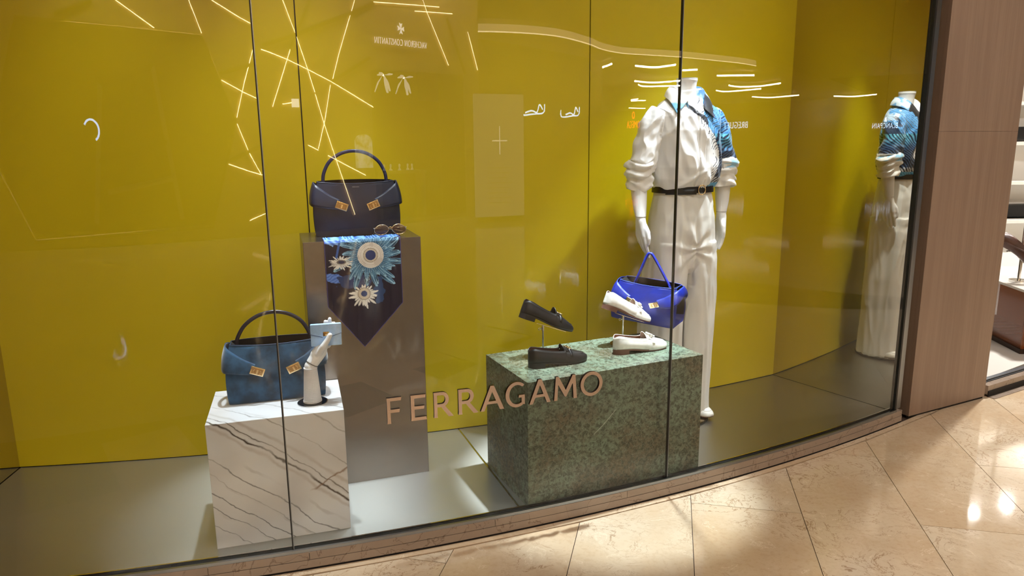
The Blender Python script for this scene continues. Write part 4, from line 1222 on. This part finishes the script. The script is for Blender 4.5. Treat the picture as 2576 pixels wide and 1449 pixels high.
strip(0.012, 0.050, -0.05, 0.0, M['brown_stone'], 'threshold_stone')
strip(0.050, 0.056, -0.06, -0.03, M['gap'], 'shadow_gap')
strip(0.056, 0.090, -0.068, -0.060, M['brown_stone'], 'threshold_step')
# amber glass display case
AM = NT('amber_tinted_glass'); AM.base(srgb(150, 84, 40), 0.08, 0, 0.6); AM.bsdf.inputs['Alpha'].default_value = 0.40
case = empty('display_case', (3.165, 4.207, 0.0002), 1.43, 'amber glass display case with dark frame in the neighbouring shop', 'display case')
for nm, b, m in (('side_glass', (0.01, 0.90, 0.0, 0.008, 0.03, 0.385), AM.m), ('side_glass', (0.01, 0.90, -0.55, -0.542, 0.03, 0.385), AM.m), ('end_glass', (0.0, 0.008, -0.55, 0.008, 0.03, 0.385), AM.m), ('end_glass', (0.905, 0.913, -0.55, 0.008, 0.03, 0.385), AM.m),
                 ('base_frame', (-0.004, 0.917, -0.556, 0.014, 0.0, 0.03), plain('dark_bronze_frame', (58, 40, 28), 0.4, 0.6)), ('top', (-0.01, 0.923, -0.562, 0.020, 0.385, 0.400), plain('white_marble_top', (214, 208, 198), 0.2, var=0.15))):
    MB().box(*b).build(nm, m, case)
wood = plain('warm_brown_wood', (132, 78, 40), 0.5, var=0.3)
MB().box(0.03, 0.88, -0.30, -0.28, 0.03, 0.385).build('divider', wood, case)
MB().box(0.02, 0.89, -0.53, -0.01, 0.03, 0.045).build('inner_floor', wood, case)
for k in range(10):
    MB().tube([(0.06 + 0.08 * k, -0.05, 0.050), (0.10 + 0.08 * k, -0.24, 0.050)], 0.005, 6).build('brass_rod', M['gold'], case, 60)
st = empty('display_stand', (3.306, 4.508, 0.4004), 0, 'chrome display stand with round base on the amber case', 'display stand')
MB().lathe([(0.0, 0), (0.055, 0), (0.055, 0.012), (0.012, 0.016)], 32).build('base', M['chrome'], st, 40)
MB().tube([(0, 0, 0.01), (0, 0, 0.62)], 0.010, 14).build('pole', M['chrome'], st, 40)
MB().tube([(-0.10, 0, 0.20), (0.10, 0, 0.20)], 0.006, 10).build('cross_bar', M['chrome'], st, 40)
lb = empty('leather_pouch', (3.270, 4.462, 0.56), -0.64, 'dark brown leather pouch draped on the chrome stand', 'pouch')
LBM = leather('dark_brown_leather', (78, 50, 40), 0.4)
rows = []
for i in range(25):
    t_ = i / 24
    x = -0.17 + 0.34 * t_
    zc = 0.12 - 0.17 * t_ + 0.03 * sin(t_ * 6)
    rows.append([(x, 0.030 * cos(2 * pi * k / 16) * (1 + 0.2 * sin(t_ * 9)), zc + 0.048 * sin(2 * pi * k / 16) * (0.75 + 0.35 * sin(pi * t_)) + 0.006 * sin(5 * 2 * pi * k / 16 + t_ * 8)) for k in range(16)])
MB().loft(rows).build('body', LBM, lb, 70)
MB().tube([(x_, -0.031, 0.12 - 0.5 * (x_ + 0.17) + 0.02) for x_ in (-0.15, -0.05, 0.05, 0.15)], 0.005, 8).build('strap', LBM, lb, 60)
sw = MB().box(3.0, 9.2, 8.6, 8.8, 0, 3.0).build('wall_shop', M['plaster']); tag(sw, 'white rear wall of the neighbouring shop', 'wall', kind='structure')
sh = empty('shelf_unit', (0, 0, 0), 0, 'white shelf unit with black inserts on the neighbouring shop wall', 'shelf')
for z in (0.35, 0.80, 1.25, 1.70, 2.15): MB().box(5.2, 8.9, 8.25, 8.598, z, z + 0.04).build('shelf', M['plaster'], sh)
for z in (0.39, 1.30): MB().box(5.6, 8.6, 8.40, 8.597, z + 0.02, z + 0.16).build('black_insert', M['black'], sh)
cc = MB().poly_prism([(2.70, 3.98), (4.2, 4.85), (9.2, 7.8), (9.2, 10.5), (2.70, 10.5)], 3.0, 3.05).build('ceiling_shop', M['plaster']); tag(cc, 'white ceiling of the neighbouring shop', 'ceiling', kind='structure')

# ------------------------------------------------------------------ the mall behind the viewer, seen mirrored in the glass
FY = -7.4
LED_LINES = [  [(1.989, 3.561), (2.221, 3.066), (2.427, 2.563), (2.564, 2.197)],
  [(2.57, 2.165), (2.731, 1.707), (2.948, 1.163), (3.358, 0.166)],
  [(2.076, 2.83), (1.611, 1.953)],
  [(3.633, 3.705), (3.188, 2.842), (2.988, 2.393)],
  [(2.935, 2.321), (2.753, 1.746), (2.563, 1.297)],
  [(1.477, 2.805), (1.984, 2.682), (2.426, 2.55), (2.968, 2.373), (3.971, 1.987)],
  [(5.45, 3.886), (5.577, 3.662), (6.176, 2.801)],
  [(4.07, 3.715), (5.93, 3.813)],
  [(5.209, 3.674), (6.334, 3.736)],
  [(6.828, 3.461), (7.141, 2.769)],
  [(2.331, 1.356), (2.561, 1.271)],
  [(2.778, 1.184), (3.275, 0.991), (3.687, 0.833)],
  [(0.126, 3.423), (0.325, 2.941)],
  [(0.554, 3.452), (1.288, 3.153)],
  [(1.3, 2.901), (0.851, 1.776)],
  [(0.842, 1.698), (1.043, 1.248), (1.222, 0.92)],
  [(0.601, 2.325), (1.0, 2.167), (1.281, 2.061)],
  [(0.61, 1.078), (1.262, 0.894)],
  [(0.941, 0.194), (1.274, 0.298)],
  [(-1.178, 3.344), (-0.549, 3.002)],
  [(1.828, 1.994), (2.057, 2.023)]]
RIDGES = [  [(2.571, 3.61), (2.22, 3.06), (2.076, 2.83)],
  [(1.509, 2.871), (2.221, 3.066), (3.529, 3.491), (4.099, 3.705)],
  [(2.988, 2.386), (3.941, 2.808)],
  [(0.58, 2.416), (1.265, 2.58)],
  [(0.631, 1.12), (1.251, 1.337)],
  [(-2.233, 3.12), (-1.591, 3.322)],
  [(6.167, 3.642), (6.715, 2.679)],
  [(7.358, 3.359), (7.608, 2.682)]]
PENTAGON = [(-3.609, 1.287), (-3.048, 0.065), (0.172, 0.151), (0.829, 1.722), (0.325, 2.941), (-2.868, 3.041)]
ARCS = [  [(14.28, -10.17), (15.29, -10.37), (15.75, -9.83), (15.3, -8.81)],
  [(16.47, -8.36), (17.47, -7.9), (17.48, -6.83)],
  [(19.15, -7.34), (19.43, -6.63)],
  [(13.78, -13.94), (14.98, -14.52), (15.6, -14.33)],
  [(21.96, -6.67), (23.06, -4.82)],
  [(20.69, -11.25), (22.03, -10.78), (22.37, -9.16)],
  [(22.14, -11.94), (23.22, -12.08), (24.41, -10.24)],
  [(27.22, -11.62), (26.91, -9.96)],
  [(26.3, -7.69), (27.47, -7.32), (27.93, -6.0), (27.27, -4.38)],
  [(28.32, -9.47), (29.55, -9.04), (29.35, -6.4)],
  [(34.14, -8.7), (35.7, -7.57), (35.19, -4.85)],
  [(37.46, -2.08), (38.6, -0.25), (37.63, 2.02)],
  [(29.8, -17.73), (29.42, -16.78)],
  [(30.35, -18.11), (30.98, -17.05)],
  [(36.28, -22.42), (37.94, -21.55)]]
CORNICE = [(7.33, -8.07), (8.1, -7.56), (9.1, -7.09), (10.09, -6.86), (11.53, -6.97), (12.62, -7.21), (13.75, -7.11), (14.95, -6.44), (16.21, -5.69), (17.72, -4.92), (19.23, -4.14), (20.26, -3.81)]
M['led'] = glow('warm_led_strip', (255, 232, 176), 38.0)
M['led_white'] = glow('white_led_tube', (255, 240, 214), 55.0)
M['sign_white'] = glow('white_sign_letters', (255, 248, 235), 12.0)
M['sign_cool'] = glow('cool_white_sign_letters', (200, 225, 255), 22.0)
M['sign_red'] = glow('red_sign_letters', (255, 74, 30), 20.0)
M['bronze'] = plain('bronze_facade_panel', (190, 156, 112), 0.4, 0.0, var=0.2)
M['ridge'] = plain('dark_bronze_ridge', (86, 62, 36), 0.4, 0.5)
M['cream'] = plain('cream_wall', (190, 168, 138), 0.6)
M['dim'] = plain('brown_interior', (120, 92, 62), 0.6, var=0.3)
RX = Matrix.Rotation(radians(90), 4, 'X')
def upright(me, x, y, z): me.transform(Matrix.Translation((x, y, z)) @ Matrix.Rotation(pi, 4, 'Z') @ RX); return me
# faceted bronze facade, straight opposite
hole1 = [(-p[0], p[1]) for p in PENTAGON]
hole2 = [(-3.95, 0.0), (-3.95, 2.62), (-6.70, 2.66), (-6.70, 0.0)]
fac = empty('wall_facade', (0, FY, 0), 0, 'bronze faceted facade with glowing LED lines across the passage, mirrored in the glass', 'facade', kind='structure')
me = plate([[(9.0, MALL_Z), (9.0, 4.8), (-7.2, 4.8), (-7.2, MALL_Z)], hole1, hole2], 0.06)
link_mesh('cladding', upright(me, 0, -0.06, 0), M['bronze'], fac)
for L in LED_LINES:
    MB().tube([(x, 0, z) for x, z in L], 0.0068, 6).build('light_line', M['led'], fac, 60)
for L in RIDGES:
    MB().tube([(x, -0.01, z) for x, z in L], 0.035, 6).build('ridge', M['ridge'], fac, 60)
pp = [(x, 0.0, z) for x, z in PENTAGON]
MB().tube(pp, 0.035, 6, closed=True).build('opening_frame', M['brass'], fac, 60)
MB().tube([pp[0], pp[1], pp[2]], 0.012, 6).build('opening_light', glow('dim_led', (255, 220, 150), 11.0), fac, 60)
# shop interiors behind the openings
bw2 = MB().box(-9.0, 7.2, FY - 3.6, FY - 3.5, MALL_Z, 4.8).build('wall_mall_back', M['dim']); tag(bw2, 'brown rear wall of the shops across the passage, mirrored in the glass', 'wall', kind='structure')
pw = MB().box(2.2, 2.3, FY - 3.5, FY - 0.1, MALL_Z, 4.8).build('wall_mall_partition', M['cream']); tag(pw, 'cream partition between the shops across the passage', 'wall', kind='structure')
sgn = empty('shop_sign', (4.79, FY + 0.02, 3.05), 0, 'white VACHERON CONSTANTIN lettering with cross emblem mirrored in the glass', 'sign')
me = text_mesh('VACHERON CONSTANTIN', 0.145, 0.02, space=1.12, thin=0.0035)
xs = [v.co.x for v in me.vertices]; kx = 1.43 / (max(xs) - min(xs))
me.transform(Matrix.Diagonal((kx, 1.12, 1, 1)))
link_mesh('lettering', upright(me, 0, 0, 0.0), M['sign_white'], sgn)
cr = []
for k in range(4):
    a = k * pi / 2
    for r, da in ((0.012, -0.7), (0.100, -0.42), (0.075, 0.0), (0.100, 0.42)): cr.append((r * cos(a + da), r * sin(a + da)))
link_mesh('emblem', upright(plate([cr], 0.02), 0, 0, 0.29), M['sign_white'], sgn)
# petal chandeliers
M['petal'] = glow('lit_frosted_glass', (255, 244, 224), 6.5)
for n_, (x, z) in enumerate(((4.66, 2.62), (5.26, 2.60))):
    ch = empty('chandelier', (x, -8.2, z), 0, 'small petal chandelier below the watch shop sign, mirrored in the glass, %s one' % ('right' if n_ == 0 else 'left'), 'chandelier', 'petal chandeliers')
    MB().tube([(0, 0, 0), (0, 0, 1.4)], 0.008, 6).build('rod', M['brass'], ch)
    for k in range(6):
        a = 2 * pi * k / 6 + 0.3
        tip = (0.24 * cos(a), 0.24 * sin(a), -0.30 if k % 2 else 0.02); mid = (0.15 * cos(a), 0.15 * sin(a), -0.14 if k % 2 else 0.02)
        MB().tube([(0.02 * cos(a), 0.02 * sin(a), 0), mid, tip], [0.008, 0.048, 0.030], 8, flat=0.4).build('petal', M['petal'], ch, 60)
    MB().ball((0, 0, 0), 0.022, 10, 6).build('hub', M['led_white'], ch, 60)
# lit poster and small displays
M['poster'] = NT('lit_mountain_poster'); t = M['poster']; v = t.coords(); n1 = t.noise(v, 6, 5, 0.65)
c = t.ramp(n1.outputs[0], [(0.35, srgb(150, 118, 70)), (0.5, srgb(210, 205, 190)), (0.65, srgb(240, 246, 255))])
t.base(c, 0.5); t.link(c, t.bsdf.inputs['Emission Color']); t.bsdf.inputs['Emission Strength'].default_value = 3.2
po = plate([[(-0.22, -0.34), (0.22, -0.34), (0.22, 0.14)] + [(0.20 * cos(a), 0.14 + 0.09 * sin(a)) for a in [pi * k / 10 for k in range(11)]] + [(-0.22, 0.14)]], 0.03)
o = link_mesh('poster', upright(po, 0, 0, 0), t.m); o.location = (3.66, FY + 0.02, 1.30); tag(o, 'lit arched mountain poster mirrored in the glass above the navy handbag', 'poster')
# display table inside the watch shop with pieces that glow by added emission
tb = empty('display_table', (5.2, -8.6, MALL_Z), 0, 'low display table in the watch shop, mirrored in the glass', 'table')
MB().box(-0.75, 0.75, -0.25, 0.25, 0.86, 0.92).build('top', M['cream'], tb)
for sx in (-0.68, 0.68): MB().box(sx - 0.05, sx + 0.05, -0.2, 0.2, 0.0, 0.86).build('leg', M['cream'], tb)
WD = ('leftmost', 'second from the left', 'middle', 'second from the right', 'rightmost')
for k, x in enumerate((4.75, 4.95, 5.22, 5.48, 5.62)):
    w_ = MB().lathe([(0.0, 0), (0.05, 0), (0.035, 0.03), (0.012, 0.05), (0.03, 0.09), (0.025, 0.12), (0.0, 0.13)], 12).build('watch_display', glow('glowing_display_piece', (255, 250, 240), 2.0), None, 60)  # white pieces given emission to look bright, not lamps
    w_.location = (x, -8.6, MALL_Z + 0.9203); tag(w_, 'small glowing watch display on the mirrored table, %s of five' % WD[k], 'watch display', 'watch displays on the mirrored table')
o = MB().poly_prism([(-0.08, -0.01), (0.08, -0.01), (0.08, 0.01), (-0.08, 0.01)], 0.0, 0.13).build('light_panel', M['sign_white'])
o.location = (2.10, FY + 0.03, 1.95); tag(o, 'tiny white light panel mirrored just right of the left glass joint', 'light panel')
# grey directory totem
to = empty('directory_totem', (6.74, -6.0, MALL_Z), radians(24), 'tall grey directory board with a white cross, mirrored in the glass', 'totem')
MB().box(-0.66, 0.66, -0.06, 0.06, 0.10, 2.28).build('board', glow('grey_glow_board', (152, 142, 146), 2.7), to, bevel=0.01)  # emission added to brighten the board in the glass
MB().box(-0.60, 0.60, -0.05, 0.05, 0.0, 0.10).build('foot', M['ridge'], to)
MB().box(-0.20, 0.20, 0.061, 0.066, 1.455, 1.475).build('cross_bar', M['petal'], to)  # cross glows too, so that it shows on the board
MB().box(-0.010, 0.010, 0.061, 0.066, 1.22, 1.72).build('cross_post', M['petal'], to)
for k in range(8): MB().box(-0.34, 0.34 - 0.07 * (k % 3), 0.061, 0.063, 0.98 - 0.09 * k, 0.988 - 0.09 * k).build('print_line', M['cream'], to)
# ring lamp in the pentagon shop
rl = MB().tube([(0.135 * cos(a), 0, 0.155 * sin(a)) for a in [radians(-65 + 215 * k / 24) for k in range(25)]], 0.017, 8).build('ring_lamp', glow('cool_ring_lamp', (170, 205, 255), 22.0), None, 60)
rl.location = (-1.90, -8.0, 1.60); tag(rl, 'blue white open ring lamp mirrored in the left pane', 'lamp')
# shelving silhouettes in the pentagon shop
pf = empty('shelf_unit', (-1.2, FY - 1.6, MALL_Z), 0, 'angular dark display shelving inside the pentagon shop front, mirrored in the left pane', 'shelf')
for k, (x0, z0, x1, z1) in enumerate(((-0.9, 0.2, -0.5, 2.4), (-0.5, 2.4, 0.6, 2.7), (0.6, 2.7, 0.9, 0.2), (-0.7, 1.2, 0.75, 1.5), (-0.6, 0.7, 0.8, 0.9), (-0.3, 1.4, 0.2, 2.45))):
    MB().tube([(x0, 0, z0), (x1, 0, z1)], 0.05, 4).build('beam', M['ridge'] if k % 2 else M['cream'], pf)
# mall ceilings
c1 = MB().box(-16, 9.0, -16, 3.0, 4.8, 4.9).build('ceiling_mall', M['cream']); tag(c1, 'cream plaster ceiling of the mall passage', 'ceiling', kind='structure')
c2 = MB().poly_prism([CORNICE[0]] + list(CORNICE[1:]) + [(46, 2.0), (46, -30), (7.33, -30)], 3.74, 3.85).build('ceiling_corridor', M['cream']); tag(c2, 'cream ceiling of the far corridor, mirrored in the glass', 'ceiling', kind='structure')
c3 = MB().poly_prism([(9.0, -16), (46, -30), (46, 12), (9.0, 12)], 4.8, 4.9).build('ceiling_hall', M['cream']); tag(c3, 'cream ceiling over the mall hall', 'ceiling', kind='structure')
cor = empty('trim_3', (0, 0, 0), 0, 'wavy cream ceiling cornice with LED edge, mirrored in the upper glass', 'cornice', kind='structure')
cs = spline(CORNICE, 6)
rows = []
for i, p in enumerate(cs):
    q = cs[min(i + 1, len(cs) - 1)]; r_ = cs[max(i - 1, 0)]
    tv = Vector((q[0] - r_[0], q[1] - r_[1])).normalized(); nv = Vector((tv.y, -tv.x)) * 0.12
    rows.append([(p[0], p[1], 3.6), (p[0] + nv.x, p[1] + nv.y, 3.6), (p[0] + nv.x, p[1] + nv.y, 3.745), (p[0], p[1], 3.745)])
MB().loft(rows).build('band', glow('glowing_cornice', (214, 180, 145), 5.0), cor, 40)  # band itself glows to look pale in the glass; the LED is separate
MB().tube([(p[0], p[1], 3.592) for p in cs], 0.012, 6).build('light_line', glow('cornice_led', (255, 230, 190), 14.0), cor, 60)
# curved ceiling lights of the corridor
ARC_AT = ['below the wavy cornice, left of the mannequin, lone upper arc', 'just left of the right glass joint, above the mannequin', 'short piece just right of the right glass joint', 'short piece above the grey totem', 'right of the mannequin neck, topmost there', 'across the mannequin shoulder, upper long arc', 'across the mannequin shoulder, lower long arc', 'crossing the mannequin neck', 'right of the neck, longest bright arc', 'right of the neck, just under the longest arc', 'crossing the right end of the yellow wall', 'farthest right, over the mirror wall', 'left of the mannequin shoulder, small slanted piece', 'left of the mannequin shoulder, small middle piece', 'left of the mannequin shoulder, lowest small piece']
for L, at_ in zip(ARCS, ARC_AT):
    L2 = spline(L, 5) if len(L) > 2 else L
    o = MB().tube([(x, y, 3.585) for x, y in L2], 0.030, 6).build('linear_ceiling_light', M['led_white'], None, 60)
    tag(o, 'slim white ceiling light mirrored ' + at_, 'light', 'curved corridor ceiling lights')
# corridor end wall with shop signs
ew = MB().box(42.0, 42.3, -32, 12, MALL_Z, 4.8).build('wall_corridor_end', plain('brown_corridor_wall', (110, 82, 54), 0.6, var=0.3)); tag(ew, 'brown end wall of the far corridor, mirrored in the glass', 'wall', kind='structure')
sw2 = MB().box(7.2, 46, -30.3, -30, MALL_Z, 4.8).build('wall_corridor_side', M['dim']); tag(sw2, 'brown side wall of the far corridor, mirrored in the glass', 'wall', kind='structure')
def far_sign(body, y0, y1, z0, z1, mat, label, emblem=None):
    S = empty('shop_sign', (41.95, (y0 + y1) / 2, z0), 0, label, 'sign')
    me = text_mesh(body, 1.0, 0.06, space=1.08, thin=0.012)
    xs = [v.co.x for v in me.vertices]; ys = [v.co.y for v in me.vertices]
    me.transform(Matrix.Diagonal(((y1 - y0) / (max(xs) - min(xs)), (z1 - z0) / (max(ys) - min(ys)), 1, 1)) @ Matrix.Translation((-(max(xs) + min(xs)) / 2, -min(ys), 0)))
    me.transform(Matrix.Rotation(radians(-90), 4, 'Z') @ RX)
    link_mesh('lettering', me, mat, S)
    if emblem:
        link_mesh('emblem', (lambda m: (m.transform(Matrix.Translation((0, 0, (z1 - z0) * 1.25)) @ Matrix.Rotation(radians(-90), 4, 'Z') @ RX), m)[1])(plate(emblem, 0.06)), mat, S)
far_sign('OMEGA', -26.57, -24.84, 2.49, 3.0, M['sign_red'], 'red OMEGA sign with symbol, mirrored beside the mannequin shoulder', [ell(0, 0.26, 0.19, 0.26, 24), ell(0, 0.28, 0.11, 0.17, 24)])
far_sign('BREGUET', -14.40, -11.72, 2.25, 2.63, M['sign_cool'], 'white BREGUET sign mirrored right of the mannequin')
far_sign('BLANCPAIN', 1.71, 4.52, 2.04, 2.32, M['sign_cool'], 'white BLANCPAIN sign with emblem mirrored near the right mirror wall', [[(-0.16, 0), (0.16, 0), (0.10, 0.12), (0.07, 0.22), (-0.07, 0.22), (-0.10, 0.12)]])
# cool neon motifs behind the totem
for k, (x0, x1, z0, z1) in enumerate(((10.25, 11.2, 2.06, 2.28), (12.45, 13.2, 2.06, 2.28))):
    N_ = empty('neon_motif', ((x0 + x1) / 2, -9.0, z0), radians(40), ('broad soft blue neon motif mirrored right of the totem', 'small sharp blue neon motif mirrored right of the broad one')[k], 'neon')
    w = (x1 - x0) / 2
    MB().tube(spline([(-w, 0, 0.18), (-w * 0.9, 0, 0.0), (w * 0.2, 0, 0.02), (w * 0.9, 0, 0.05), (w, 0, 0.25)], 5), 0.022, 6).build('tube', M['sign_cool'], N_, 60)
    MB().tube(spline([(-w * 0.5, 0, 0.05), (0, 0, 0.10), (w * 0.4, 0, 0.06), (w * 0.6, 0, 0.24), (w * 0.85, 0, 0.12)], 5), 0.020, 6).build('tube', M['sign_cool'], N_, 60)
nb = MB().box(7.2, 15.5, -9.6, -9.5, MALL_Z, 3.74).build('wall_corridor_near', M['dim']); tag(nb, 'brown wall of the corridor behind the totem, mirrored in the glass', 'wall', kind='structure')
